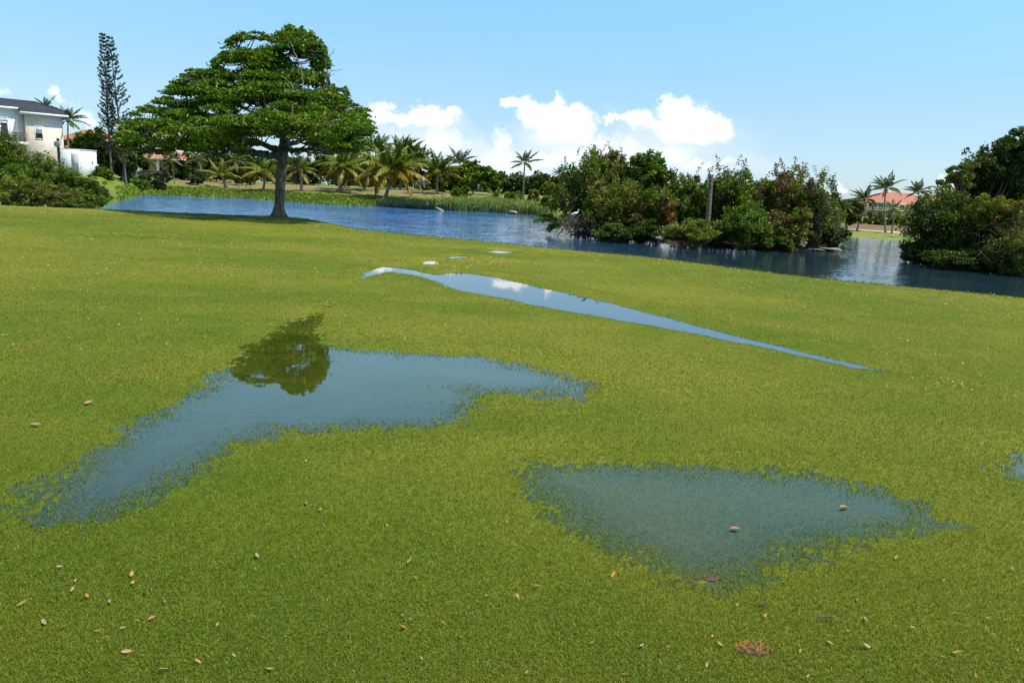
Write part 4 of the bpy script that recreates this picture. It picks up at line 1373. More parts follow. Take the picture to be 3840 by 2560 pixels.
fpalm('bushy palm with fans below the skyline beside the grey dried flower stalk', 1576, 716, 1570, 610, 80, nf=17, nold=3, cols=GN, e_hi=1.3, e_lo=-0.2, seed=8, wid=0.12)
fpalm('ragged open palm with stiff spread fronds next to the flat crowned tree', 1722, 715, 1724, 612, 70, nf=10, nold=1, cols=((0.05, 0.07, 0.02), (0.07, 0.085, 0.02)), e_hi=1.3, e_lo=0.2, seed=9, wid=0.10)
fpalm('lone tall slim coconut palm against the clouds', 1962, 750, 1968, 612, 74, nf=11, nold=1, cols=((0.05, 0.075, 0.018), (0.07, 0.095, 0.022)), e_hi=1.45, e_lo=-0.15, seed=10, trunk_r=0.20, wid=0.13, bend=0.12)
fpalm('young leaning coconut palm with bright fronds on the bare bank', 846, 704, 828, 658, 85, nf=13, nold=0, cols=((0.15, 0.17, 0.03), (0.19, 0.185, 0.035)), e_hi=1.35, e_lo=0.1, seed=11, young=True, wid=0.11, trunk_r=0.24)
fpalm('yellowish palm directly behind the big tree trunk', 985, 716, 992, 640, 105, nf=17, nold=6, cols=YL, e_hi=0.9, e_lo=-0.3, seed=12, wid=0.12)
fpalm('palm with straw coloured lower fronds just right of the big tree trunk', 1130, 716, 1120, 636, 95, nf=15, nold=5, cols=YL, e_hi=1.0, e_lo=-0.3, seed=13, wid=0.12)
fpalm('drooping palm between the curved pale palm and the golden one', 1365, 716, 1368, 640, 85, nf=15, nold=5, cols=YL, e_hi=1.1, e_lo=-0.4, seed=14, wid=0.11)
fpalm('thin stemmed palm in front of the porch columns', 575, 690, 556, 600, 55, nf=9, nold=0, cols=((0.11, 0.13, 0.05), (0.13, 0.14, 0.055)), trunk_r=0.10, seed=15, parts=False, bend=0.6)
fpalm('thin pale palm above the grey green shrubs', 655, 690, 640, 600, 60, nf=9, nold=0, cols=((0.11, 0.13, 0.05), (0.13, 0.14, 0.055)), trunk_r=0.10, seed=16, parts=False)
fpalm('feathery thin palm beside the red roof end', 735, 690, 745, 595, 60, nf=10, nold=0, cols=((0.12, 0.14, 0.055), (0.14, 0.15, 0.06)), trunk_r=0.10, seed=17, parts=False)
fpalm('thin palm behind the young leaning one', 885, 695, 880, 600, 60, nf=10, nold=0, cols=((0.09, 0.11, 0.04), (0.12, 0.13, 0.05)), trunk_r=0.11, seed=18, parts=False)
fpalm('small bright palm at the back of the reeds', 1855, 757, 1858, 742, 58, nf=13, nold=1, cols=((0.12, 0.17, 0.03), (0.15, 0.18, 0.03)), e_hi=1.4, e_lo=0.0, seed=19, young=True, wid=0.11, trunk_r=0.25)
fpalm('wind bent palm peeking over the black roof ridge of the villa', 175, 640, 172, 402, 62, nf=15, nold=1, cols=((0.06, 0.085, 0.02), (0.09, 0.105, 0.03)), D=112, wind=(-0.5, 0, 0.0), seed=20, e_lo=-0.1)
fpalm('palm beside the tower end of the villa in front of the red roof', 262, 640, 255, 450, 80, nf=17, nold=2, cols=((0.06, 0.09, 0.02), (0.10, 0.11, 0.03)), D=104, wind=(0.25, 0, 0.0), seed=21, e_lo=-0.4)
fpalm('tallest lakeside palm with windswept crown in front of the ochre house', 3322, 871, 3323, 706, 80, nf=17, nold=1, cols=((0.045, 0.070, 0.022), (0.06, 0.085, 0.025)), wind=(-0.55, 0, 0.1), seed=22, bend=0.7, e_lo=-0.1, trunk_r=0.16, wid=0.10)
fpalm('palm leaning right with a ragged dark crown at the end of the island', 3212, 866, 3242, 748, 72, nf=15, nold=1, cols=((0.045, 0.065, 0.022), (0.06, 0.08, 0.025)), wind=(-0.7, 0, 0.0), seed=23, e_lo=-0.2, wid=0.10, trunk_r=0.15)
fpalm('palm rising behind the ochre house roof', 3445, 800, 3443, 722, 66, nf=15, nold=0, cols=((0.045, 0.070, 0.022), (0.06, 0.085, 0.025)), D=165, wind=(-0.2, 0, 0), seed=24, wid=0.12, e_hi=1.4, e_lo=0.0)
fpalm('low dark palm top beside the tall dark bushes', 3520, 800, 3520, 718, 40, nf=13, nold=0, cols=((0.045, 0.070, 0.022), (0.06, 0.085, 0.025)), D=150, seed=25, parts=False, wid=0.12)
fpalm('short palm with yellow green fronds before the house balcony', 3345, 862, 3352, 782, 60, nf=13, nold=2, cols=((0.07, 0.10, 0.025), (0.12, 0.13, 0.03)), D=125, seed=26, parts=False)
fpalm('thin trunked palm with drooping fronds left of the dark bushes', 3395, 870, 3402, 800, 50, nf=11, nold=1, cols=((0.06, 0.09, 0.025), (0.09, 0.11, 0.03)), D=110, seed=27, parts=False)
fpalm('small far palm on the skyline above the left end of the island', 2215, 720, 2218, 632, 34, nf=13, nold=0, cols=((0.05, 0.07, 0.03), (0.06, 0.08, 0.03)), D=190, seed=28, parts=False, wid=0.16)
fpalm('far palm rising out of the dark tree line', 2100, 740, 2098, 650, 40, nf=13, nold=0, cols=((0.045, 0.065, 0.028), (0.055, 0.075, 0.03)), D=205, seed=29, parts=False, wid=0.16)
for k, (bx, cy) in enumerate([(3055, 730), (3172, 775)]):
    fpalm(['dark palm hidden behind the grey island shrubs', 'small dark palm by the low wall behind the island end'][k], bx, 850, bx, cy, 45, nf=11, nold=1, cols=((0.045, 0.065, 0.022), (0.06, 0.08, 0.025)), D=125, seed=40 + k, parts=False)


def bananas(label, stems, spread, D, col, seed, name='banana_plant', w=0.5, grp=None):
    r = np.random.default_rng(seed)
    b0 = hit(*stems[0][:2])
    root = thing(name, label, 'plant', b0, group=grp)
    tb = MB(); lb = MB()
    w = w * 0.6
    for bx, by, tx, ty, wd in stems:
        wd = wd * 0.6
        b = hit(bx, by); b[1] = b0[1] + r.uniform(-0.3, 0.3); t_ = at(tx, ty, b[1]); b = at(bx, by, b[1])
        s = np.linspace(0, 1, 6)[:, None]
        tb.tube(b * (1 - s) + t_ * s - np.array([0, 0, 0.2]) * (1 - s), np.linspace(wd * 1.15, wd * 0.75, 6), 8)
        for k in range(9):
            a = k * 2.4 + r.normal(0, 0.2); L = spread * b[1] / FPX * r.uniform(0.7, 1.1)
            e = r.uniform(0.15, 1.2)
            n = 8; P = [t_]
            for i in range(n - 1):
                el = e - 1.3 * (i / n) ** 1.5
                P.append(P[-1] + np.array([math.cos(a) * math.cos(el), math.sin(a) * math.cos(el), math.sin(el)]) * L / n)
            P = np.array(P)
            sd = np.array([-math.sin(a), math.cos(a), 0.15])
            wv = w * np.array([0.12, 0.5, 0.9, 1, 0.95, 0.8, 0.5, 0.08])[:, None] * 0.5
            V = np.vstack([P - sd * wv - (0, 0, 0.05), P, P + sd * wv - (0, 0, 0.05)])
            Q = [(i, i + 1, n + i + 1, n + i) for i in range(n - 1)] + [(n + i, n + i + 1, 2 * n + i + 1, 2 * n + i) for i in range(n - 1)]
            lb.add(V, Q, col=np.array(col) * r.uniform(0.75, 1.3))
    tb.build('stem', M['stump'] if wd > 0.3 else M['rachis'], root, smooth=True)
    lb.build('leaf', M['leaf'], root)
    return root


fan = bananas('stout stemmed plant with broad blue green leaves and a dried grey plume', [(1598, 758, 1601, 712, 0.5)], 68, 150, (0.075, 0.13, 0.055), 3, 'broad_leaved_plant', 0.55)
pl_ = MB(); r = np.random.default_rng(9)
q0 = at(1592, 705, fan.location.y)
for k in range(22):
    a = r.uniform(-1.2, 0.9); ln = r.uniform(0.7, 1.8)
    P = [q0 + np.array([(math.sin(a) - 0.25) * ln * t, r.normal(0, 0.1), math.cos(a) * ln * t + 0.2 * math.sin(t * 5)]) for t in np.linspace(0, 1, 6)]
    pl_.tube(P, np.linspace(0.05, 0.03, 6), 4)
pl_.build('dried_plume', M['dead'], fan, loc=fan.location)
bananas('clump of bananas with three brown stems at the end of the reeds', [(2008, 786, 2012, 742, 0.16), (2022, 784, 2024, 744, 0.16), (2034, 788, 2038, 738, 0.16)], 50, 150, (0.13, 0.19, 0.035), 4, w=0.6)
bananas('small tattered banana plant left of the small bright palm', [(1816, 760, 1812, 722, 0.14)], 45, 150, (0.11, 0.16, 0.035), 5, w=0.4)
bananas('young banana with slender leaves above the reed bed', [(1757, 752, 1755, 722, 0.14)], 50, 150, (0.10, 0.16, 0.035), 6, w=0.4)

# ------------------------------------------------------------------ far trees
gz = lambda px, D: float(bank_z(np.array([uof(px, 740) * D]), np.array([D]))[0])


def ftree(label, px, py, rx, ry, D, palette='dark', n=2600, leaf=0.7, seed=0, group=None, **kw):
    D = D * 0.74; n = int(n * 1.25)
    return tree(kw.pop('name', 'broadleaf_tree'), label, px, py, rx, ry, D, gz(px, D), palette, n, leaf, kw.pop('tr', 0.15), seed, group, **kw)


ftree('flat crowned green tree at the right end of the palms', 1775, 662, 112, 58, 192, 'tree', 5200, 0.6, 1, up=0.7, nb=26)
lab = ['round dark tree left of the lone tall palm', 'dark tree touching the flat crowned green one', 'dark tree directly behind the lone tall palm', 'dark tree just right of the lone tall palm', 'broad dark tree above the banana clump', 'dark skyline tree with a notched top by the island end']
for k, (px, py, rx, ry) in enumerate([(1925, 702, 52, 50), (1870, 705, 50, 42), (1975, 702, 46, 48), (2025, 700, 46, 46), (2075, 700, 50, 48), (2125, 698, 46, 52)]):
    ftree(lab[k], px, py, rx, ry, 225 + 6 * (k % 3), 'dark', 3400, 0.7, 20 + k, 'dark tree line across the lake')
lab = ['dark leafy tree in front of the large red roof', 'dense dark tree under the pines', 'black green tree at the left tip of the big crown', 'shaded tree left of the porch columns', 'dark tree behind the thin pale palm', 'dark tree behind the young leaning palm',
       'dark tree filling the gap left of the big trunk', 'dark grove tree right of the big trunk', 'dark grove tree behind the curved pale palm', 'dark grove tree behind the golden palm', 'dark tree behind the upright fronded palm', 'olive tree under the ragged open palm', 'shaded tree behind the dried grey plume']
for k, (px, py, rx, ry, D, p) in enumerate([(300, 565, 70, 95, 145, 'mid'), (385, 590, 66, 82, 141, 'dark'), (455, 600, 56, 72, 142, 'dark'), (500, 605, 40, 50, 165, 'dark'), (690, 630, 80, 76, 200, 'dark'), (810, 630, 85, 78, 205, 'dark'),
                                            (930, 630, 85, 82, 210, 'dark'), (1110, 630, 90, 82, 212, 'dark'), (1230, 630, 85, 80, 214, 'dark'), (1350, 630, 85, 82, 214, 'mid'), (1480, 645, 80, 72, 216, 'dark'), (1690, 690, 55, 40, 200, 'mid'), (1590, 665, 62, 50, 214, 'dark')]):
    ftree(lab[k], px, py, rx, ry, D, p, 3600, 0.62, 40 + k, 'grove behind the spreading tree' if k > 3 else None)
lab = ['distant tree showing over the right part of the island', 'distant tree behind the reddish island top', 'dark tree between island end and leaning palm', 'dark tree beside the ochre house', 'dark tree right of the palm behind the roof', 'shaded tree under the ochre house balcony', 'low dark tree left of the ochre house']
for k, (px, py, rx, ry, D) in enumerate([(2900, 740, 60, 45, 140), (3010, 745, 50, 45, 140), (3105, 770, 45, 50, 120), (3180, 790, 40, 40, 130), (3560, 770, 60, 50, 150), (3420, 830, 40, 28, 190), (3275, 832, 45, 24, 200)]):
    ftree(lab[k], px, py, rx, ry, D, 'dark', 2600, 0.5, 60 + k)

ftree('leafy tree covering the middle of the large red roof', 352, 540, 55, 65, 140, 'mid', 4200, 0.55, 77)
ftree('bushy tree between the villa corner and the large red roof', 262, 600, 45, 60, 138, 'mid', 3600, 0.55, 78)
# shrubs on the far bank
hs = lambda px, py: hit(px, py)[1]
for lbl, px, py, rx, ry, p, lf in [
    ('rounded bright green bush at the edge of the mown mound', 470, 650, 50, 34, 'bright', 0.5),
    ('low green bush beside the white outbuilding', 395, 652, 42, 20, 'mid', 0.45),
    ('spreading grey green shrub below the porch columns', 552, 668, 44, 40, 'grey', 0.5),
    ('largest grey green shrub on the bare bank', 615, 672, 52, 42, 'grey', 0.5),
    ('small round shrub left of the young leaning palm', 735, 668, 30, 26, 'grey', 0.5),
    ('dark upright bush right of the young leaning palm', 900, 664, 30, 32, 'dark', 0.5),
    ('creeping green hedge running down beside the mound', 520, 690, 40, 18, 'bright', 0.4),
    ('low green tuft bush at the top of the grassy bank', 600, 703, 30, 9, 'bright', 0.4),
    ('yellowish bush behind the big trunk base', 945, 672, 30, 22, 'yellow', 0.45),
    ('green scrub in front of the flat crowned tree', 1730, 725, 45, 22, 'mid', 0.5),
    ('pale green scrub under the lone tall palm', 1925, 742, 50, 16, 'yellow', 0.5),
    ('leafy scrub between banana clump and island', 2070, 765, 45, 28, 'mid', 0.5),
    ('olive bush behind the banana clump', 1995, 735, 26, 20, 'yellow', 0.5),
    ('yellow green tree like bush left of the island', 2090, 715, 50, 40, 'yellow', 0.5)]:
    D = hs(px, py + ry)
    shrub('shrub', lbl, px, py, rx, ry, D, p, 2200, lf * 0.75, seed=3)

for lbl, px, py, rx, ry, D, p in [
    ('clipped dark hedge in front of the ochre house lower floor', 3300, 838, 60, 15, 120, 'dark'), ('dark hedge beside the trailing right shore shrub', 3400, 842, 50, 16, 118, 'mid'),
    ('brownish hedge by the leaning palm foot', 3205, 832, 48, 17, 120, 'mix'), ('green bush under the short palm before the balcony', 3350, 825, 30, 22, 130, 'mid')]:
    shrub('shrub', lbl, px, py, rx, ry, D, p, 1800, 0.4, seed=5, ground=-0.3)

# ------------------------------------------------------------------ overgrown island
IG = ZW + 0.1
isl = [
    # label, px, py, rx, ry, D, palette, n, leaf, accent, sprig
    ('dense green bush with rusty patches at the left end of the island', 2185, 715, 105, 135, 68, 'mid', 7500, 0.24, ('brown', 0.14), 3),
    ('yellow green bush overhanging the dark water in mid island', 2320, 770, 120, 125, 65, 'mix', 8500, 0.23, ('yellow', 0.35), 2),
    ('olive topped bush with dead twigs left of the tallest tree', 2285, 660, 95, 75, 70, 'mix', 5200, 0.24, ('brown', 0.25), 8),
    ('bush flushed with orange red leaves below the tallest tree', 2470, 775, 70, 75, 63, 'mid', 4200, 0.22, ('red', 0.35), 0),
    ('dark bush between the tallest tree and the bare palm trunk', 2565, 760, 85, 115, 66, 'mid', 6000, 0.24, ('dark', 0.35), 4),
    ('low yellow green shrub at the waterline beside the grey boulder', 2590, 868, 95, 44, 58, 'yellow', 4200, 0.17, ('mix', 0.4), 0),
    ('tall green bush just right of the bare palm trunk', 2735, 740, 95, 115, 64, 'mid', 6800, 0.24, ('brown', 0.1), 8),
    ('feathery fresh green bush bending to the water', 2790, 845, 100, 85, 59, 'mid', 6000, 0.18, ('bright', 0.35), 0),
    ('tall reddish brown topped bush on the right half of the island', 2945, 725, 95, 95, 65, 'mix', 5200, 0.23, ('brown', 0.35), 9),
    ('grey green feathery bush at the right end of the island', 3055, 790, 85, 125, 64, 'grey', 6500, 0.2, ('mix', 0.5), 6),
    ('dull green shrub with pinkish stems above the pale rocks', 2945, 860, 85, 70, 60, 'mix', 4600, 0.2, ('brown', 0.3), 0),
    ('small shrub trailing into the water at the island tip', 3125, 875, 42, 55, 65, 'grey', 2400, 0.2, ('mix', 0.5), 0),
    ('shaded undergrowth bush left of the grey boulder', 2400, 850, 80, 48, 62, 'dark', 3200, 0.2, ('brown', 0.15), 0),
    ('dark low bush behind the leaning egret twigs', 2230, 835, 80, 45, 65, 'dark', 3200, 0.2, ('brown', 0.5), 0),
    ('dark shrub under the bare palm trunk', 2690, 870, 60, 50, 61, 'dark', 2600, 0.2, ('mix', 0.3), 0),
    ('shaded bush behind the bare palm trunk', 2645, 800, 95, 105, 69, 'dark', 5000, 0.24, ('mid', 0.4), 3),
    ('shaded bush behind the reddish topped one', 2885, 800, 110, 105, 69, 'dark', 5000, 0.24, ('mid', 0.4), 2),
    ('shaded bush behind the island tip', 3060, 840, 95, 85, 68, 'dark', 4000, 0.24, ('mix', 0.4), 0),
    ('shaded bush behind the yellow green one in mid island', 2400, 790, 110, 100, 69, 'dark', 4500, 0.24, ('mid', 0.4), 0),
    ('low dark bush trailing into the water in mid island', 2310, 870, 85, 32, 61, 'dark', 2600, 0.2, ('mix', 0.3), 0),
    ('low dark bush trailing into the water between feathery bush and pale rocks', 2880, 905, 70, 32, 59.5, 'mid', 2400, 0.18, ('mix', 0.4), 0),
]
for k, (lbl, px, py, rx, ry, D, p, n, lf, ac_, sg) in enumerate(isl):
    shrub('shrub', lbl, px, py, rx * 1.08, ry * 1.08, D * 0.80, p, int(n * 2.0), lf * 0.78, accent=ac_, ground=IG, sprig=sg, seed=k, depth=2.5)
tree('broadleaf_tree', 'tallest bright green tree rising out of the island', 2430, 650, 90, 85, 54, IG, 'bright', 9500, 0.24, 0.12, 5, accent=('mid', 0.55), depth=2.2)
twg = thing('leaning_branch', 'sparse leafy branch reaching out over the water left of the island', 'branch', at(2120, 865, 53))
wb = MB(); lb = MB(); r = np.random.default_rng(21)
for pts in [[(2140, 850, 0), (2090, 826, 0), (2050, 822, 0), (2010, 828, 0)], [(2100, 830, 0), (2070, 845, 0), (2060, 862, 0)], [(2090, 826, 0.5), (2060, 808, 0.5), (2020, 805, 0.5)], [(2110, 835, 0), (2085, 850, 0)]]:
    P = pxpath(pts, 53); wb.tube(P, np.linspace(0.04, 0.012, len(P)), 5)
    for q in P[4:]:
        nn = 26
        leaf_cards(lb, q + clump_points(r, nn, np.array([0.28, 0.28, 0.2])), 0.18, 0.09, pick(PAL['mid'], nn, r), r)
wb.build('bare_twig', M['stem'], twg, loc=twg.location); lb.build('foliage', M['leaf'], twg, loc=twg.location)
bt = thing('brushwood', 'tangle of dead brown twigs hanging into the water at the island left end', 'brushwood', at(2150, 870, 52))
wb = MB()
for k in range(110):
    a = np.array([2110 + r.uniform(0, 120), r.uniform(800, 850)]); b = a + np.array([r.uniform(-45, 25), r.uniform(20, 70)])
    b[1] = min(b[1], 886)
    d0 = r.uniform(-1.4, 0.4)
    P = pxpath([(a[0], a[1], d0), ((a[0] + b[0]) / 2 + r.uniform(-10, 10), (a[1] + b[1]) / 2, d0 - 0.3), (b[0], b[1], d0 - 0.5)], 52)
    wb.tube(P, np.linspace(0.028, 0.01, len(P)), 4)
wb.build('twig', M['stem'], bt, loc=bt.location)
sp0 = at(2652, 850, 48.8); sp1 = at(2668, 660, 48.8)
st = thing('dead_palm_trunk', 'bare headless palm trunk standing in the island bushes', 'palm trunk', (sp0[0], sp0[1], IG))
mbp = MB(); t = np.linspace(0, 1, 40)[:, None]
P = (sp0 * (1 - t) + sp1 * t) - np.array(st.location)
P[0, 2] = -0.2
mbp.tube(P, np.interp(t[:, 0], [0, 1], [0.175, 0.12]) * (1 + 0.04 * (np.arange(40) % 2)), 12)
mbp.build('trunk', M['stump'], st)
mbp = MB()
for k in range(9):
    a = k * 0.7
    mbp.tube([P[-1] + np.array([math.cos(a) * 0.09, math.sin(a) * 0.09, -0.06]), P[-1] + np.array([math.cos(a) * 0.13, math.sin(a) * 0.13, 0.07 + 0.12 * r.random()])], [0.03, 0.012], 4)
mbp.build('frond_stub', M['stem'], st)


def rock(label, px, py, D, rad, squash=0.65, group=None, z=None, seed=0, name='rock'):
    r = np.random.default_rng(seed + int(px))
    p = at(px, py, D)
    if z is not None: p[2] = z
    bm = bmesh.new(); bmesh.ops.create_icosphere(bm, subdivisions=3, radius=1)
    ph = r.uniform(0, 10, 3)
    for v in bm.verts:
        c = v.co
        k = 1 + 0.22 * math.sin(c.x * 2.7 + ph[0]) * math.cos(c.y * 2.3 + ph[1]) + 0.12 * math.sin(c.z * 5 + ph[2] + c.x * 3) + 0.05 * math.sin(c.x * 9 + c.y * 7)
        v.co = Vector((c.x * rad * k * 1.2, c.y * rad * k, c.z * rad * k * squash))
    me = bpy.data.meshes.new(name); bm.to_mesh(me); bm.free(); me.materials.append(M['rock'])
    o = bpy.data.objects.new(name, me); COL.objects.link(o); o.location = Vector(p)
    return tag(o, label, 'rock', group)


rock('grey boulder at the water edge of the island beside the low yellow green shrub', 2470, 893, 48.3, 0.22)
rock('pale tilted rock under the reddish bush on the island shore', 2997, 915, 47.8, 0.31)
rock('flat pale rock at the tip of the island', 3115, 934, 50.2, 0.55, 0.15)
rock('long flat rock left of the island tip', 3060, 936, 49.8, 0.47, 0.14)
rock('tan rock at the waterline in front of the reeds', 1925, 796, 108, 0.5, 0.5)
for px, py in [(722, 694), (755, 700), (792, 702), (830, 706), (893, 703), (940, 704), (700, 690), (1310, 722)]:
    h = hit(px, py)
    rock('small pale rock lying along the bare earth bank', px, py, h[1], 0.25, 0.4, 'pale rocks along the bare bank', z=h[2] + 0.1)
bp = hit(480, 664)
bol = thing('bollard', 'small grey marker post on the mown mound by the bright bush', 'bollard', bp)
mbp = MB(); mbp.tube([(0, 0, -0.1), (0, 0, 0.4), (0, 0, 0.75)], 0.11, 8); mbp.build('post', M['greydoor'], bol)
mbp = MB(); mbp.tube([(0, 0, 0.75), (0, 0, 0.8), (0, 0, 0.86)], [0.14, 0.14, 0.05], 8); mbp.build('cap', M['disc'], bol)


# egrets
def egret(label, px, py, D, s, flip=1):
    p = at(px, py, D)
    root = thing('egret', label, 'egret', p)
    me = bpy.data.meshes.new('body')
    pts = [(-0.30, 0, 0.02), (-0.15, 0, 0.06), (0.0, 0, 0.10), (0.12, 0, 0.15), (0.17, 0, 0.22), (0.14, 0, 0.29), (0.16, 0, 0.345), (0.21, 0, 0.35)]
    rad = [0.02, 0.075, 0.095, 0.06, 0.03, 0.025, 0.032, 0.02]
    mb = MB()
    P = np.array(pts) * s; P[:, 0] *= flip
    tt = np.linspace(0, 1, 30); k = np.linspace(0, 1, 8)
    Q = np.stack([np.interp(tt, k, P[:, j]) for j in range(3)], -1); R_ = np.interp(tt, k, rad) * s
    for _ in range(3): Q[1:-1] = (Q[:-2] + 2 * Q[1:-1] + Q[2:]) / 4
    mb.tube(Q, R_, 10)
    mb.build('body', M['feather'], root, smooth=True)
    mb = MB(); mb.tube([P[-1], P[-1] + np.array([0.05 * flip, 0, -0.01]) * s, P[-1] + np.array([0.11 * flip, 0, -0.03]) * s], [0.014 * s, 0.01 * s, 0.003 * s], 6)
    mb.build('beak', M['beak'], root)
    for dx in (-0.03, 0.03):
        mb = MB(); mb.tube([(dx * s, dx * s, 0.04 * s), (dx * s + 0.01, dx * s, -0.08 * s), (dx * s, dx * s, -0.22 * s)], 0.012 * s, 5); mb.build('leg', M['leg'], root)
    return root


egret('white egret perched on dead twigs at the left end of the island', 2158, 806, 50.5, 0.98, 1)
egret('tiny white egret standing on the grass beyond the island tip', 3151, 878, 80, 1.2, -1)
wr = rock('white slanted slab of stone on the shore between sedge and reeds', 1652, 787, 106, 0.55, 0.22)
wr.rotation_euler = (0.2, 0.5, 0.3)

# ------------------------------------------------------------------ bushes at the left and right ends
LG = -0.5
for k, (lbl, px, py, rx, ry, D, p, n, lf, ac_, sg) in enumerate([
    ('tall bush with flower tips in front of the balcony', 8, 612, 66, 108, 60, 'mid', 8000, 0.2, ('red', 0.08), 2),
    ('mid green bush below the stone tower', 130, 672, 115, 88, 60, 'mid', 8000, 0.19, ('bright', 0.3), 3),
    ('bush in front of the white outbuilding wall', 268, 705, 90, 72, 59, 'mid', 6000, 0.18, ('bright', 0.3), 2),
    ('dark rounded bush nearest to the lake among the left bushes', 348, 722, 58, 55, 60, 'mid', 4000, 0.18, ('dark', 0.4), 0),
    ('yellowish low bush with pink blossoms at the lawn edge', 75, 722, 105, 58, 56, 'yellow', 6000, 0.18, ('mix', 0.5), 0),
    ('olive bush with rust red sprays in the middle of the left hedge', 215, 738, 80, 45, 56.5, 'mix', 4500, 0.17, ('red', 0.2), 0),
    ('low green shrub trailing towards the lake water', 310, 752, 75, 30, 57, 'mid', 3500, 0.17, ('yellow', 0.25), 0),
    ('bush cut off by the picture edge with purple tips', -90, 640, 100, 120, 60, 'mid', 5000, 0.22, ('red', 0.15), 0)]):
    shrub('shrub', lbl, px, py, rx * 1.06, ry * 1.06, D * 0.85, p, int(n * 2.4), lf * 0.72, accent=ac_, ground=LG, sprig=sg, seed=70 + k, depth=2.2)
# loose twigs by the water
RG = ZW + 0.1
for k, (lbl, px, py, rx, ry, D, p, n, lf, ac_) in enumerate([
    ('big dark rounded bush leaning over the water on the right shore', 3520, 850, 135, 125, 50, 'dark', 9000, 0.17, ('mid', 0.22)),
    ('dark bush in the middle of the right shore thicket', 3650, 890, 110, 115, 48, 'dark', 7000, 0.17, ('mid', 0.25)),
    ('vine covered bush glowing yellow and orange on the right shore', 3735, 800, 80, 70, 46, 'vine', 5000, 0.16, ('mid', 0.35)),
    ('olive bush with pale tangled twigs at the picture edge', 3795, 935, 95, 95, 44, 'mix', 6000, 0.15, ('vine', 0.3)),
    ('low dark shrub at the waterline of the right shore', 3600, 975, 120, 38, 46, 'dark', 4500, 0.15, ('mid', 0.3)),
    ('shrub cut by the picture edge above the dark water', 3890, 880, 90, 130, 46, 'mix', 5000, 0.17, ('vine', 0.3)),
    ('trailing green shrub overhanging the water tip of the right thicket', 3435, 945, 50, 48, 50, 'dark', 3200, 0.15, ('mid', 0.2))]):
    shrub('shrub', lbl, px, py, rx * 1.08, ry * 1.08, D * 0.84, p, int(n * 2.0), lf * 0.8, accent=ac_, ground=RG, seed=90 + k, depth=2.1)
tree('broadleaf_tree', 'tall black green tree standing over the right shore thicket', 3715, 675, 112, 128, 46, RG, 'dark', 17000, 0.19, 0.17, 7, depth=2.6, up=0.4)
tree('broadleaf_tree', 'shorter dark tree filling the middle of the right shore thicket', 3740, 770, 135, 110, 46.5, RG, 'dark', 12000, 0.2, 0.15, 17, depth=2.2, up=0.4)
tree('broadleaf_tree', 'tallest dark tree cut by the picture edge at right', 3845, 560, 85, 95, 45.5, RG, 'dark', 13000, 0.19, 0.18, 8, depth=2.6, up=0.4)
tree('broadleaf_tree', 'slender airy tree with sparse olive leaves left of the tall dark one', 3605, 665, 62, 68, 45, RG, 'mix', 3000, 0.155, 0.08, 9, depth=1.8, up=0.2)
wt_ = thing('brushwood', 'pale tangled dead twigs hanging in the bushes at the right picture edge', 'brushwood', at(3780, 860, 36))
wb = MB()
for k in range(60):
    a = np.array([r.uniform(3660, 3850), r.uniform(820, 960)]); b = a + np.array([r.uniform(-50, 50), r.uniform(-50, 60)])
    d0 = r.uniform(-1.2, 0.2)
    P = pxpath([(a[0], a[1], d0), ((a[0] + b[0]) / 2 + r.uniform(-14, 14), (a[1] + b[1]) / 2 - 8, d0 - 0.2), (b[0], b[1], d0)], 37)
    wb.tube(P, np.linspace(0.016, 0.006, len(P)), 4)
wb.build('twig', M['stem'], wt_, loc=wt_.location)


# ------------------------------------------------------------------ reeds, sedge, bank weeds (stuff)
def blades(name, label, n, area, h, w, cols, seed, hit_fn, droop=0.5):
    r = np.random.default_rng(seed)
    B = []
    while len(B) < n:
        B.append(hit_fn(r))
    B = np.array(B)
    hh_ = r.uniform(*h, n); a = r.uniform(0, 6.28, n); ln = r.uniform(0.1, droop, n)
    d = np.stack([np.cos(a), np.sin(a), np.zeros(n)], -1)
    side = np.stack([-np.sin(a + 0.8), np.cos(a + 0.8), np.zeros(n)], -1) * (w * 0.5)
    mid_ = B + d * (hh_ * ln * 0.35)[:, None] + np.array([0, 0, 1.0]) * (hh_ * 0.65)[:, None]
    tip = B + d * (hh_ * ln * 1.1)[:, None] + np.array([0, 0, 1.0]) * (hh_ * (1 - 0.35 * ln))[:, None]
    V = np.stack([B - side, B + side, mid_ + side, mid_ - side, tip], 1).reshape(-1, 3)
    i = np.arange(n)[:, None] * 5
    col = pick(cols, n, r) * r.uniform(0.8, 1.2, (n, 1))
    mb = MB(); mb.add(V, i + np.array([[0, 1, 2, 3]]), None, col=col)
    mb2 = MB(); mb.t.append(i + np.array([[3, 2, 4]])); mb.tc.append(col)
    return tag(mb.build(name, M['leaf']), label, name, kind='stuff')


def band(p0, p1, s0, s1, tri=False):
    def f(r):
        px = r.triangular(p0, (p0 + p1) / 2, p1) if tri else r.uniform(p0, p1); u = uof(px, 770); y = shore(u) + r.uniform(s0, s1)
        return (u * y, y, float(bank_z(np.array([u * y]), np.array([y]))[0]) - 0.05)
    return f


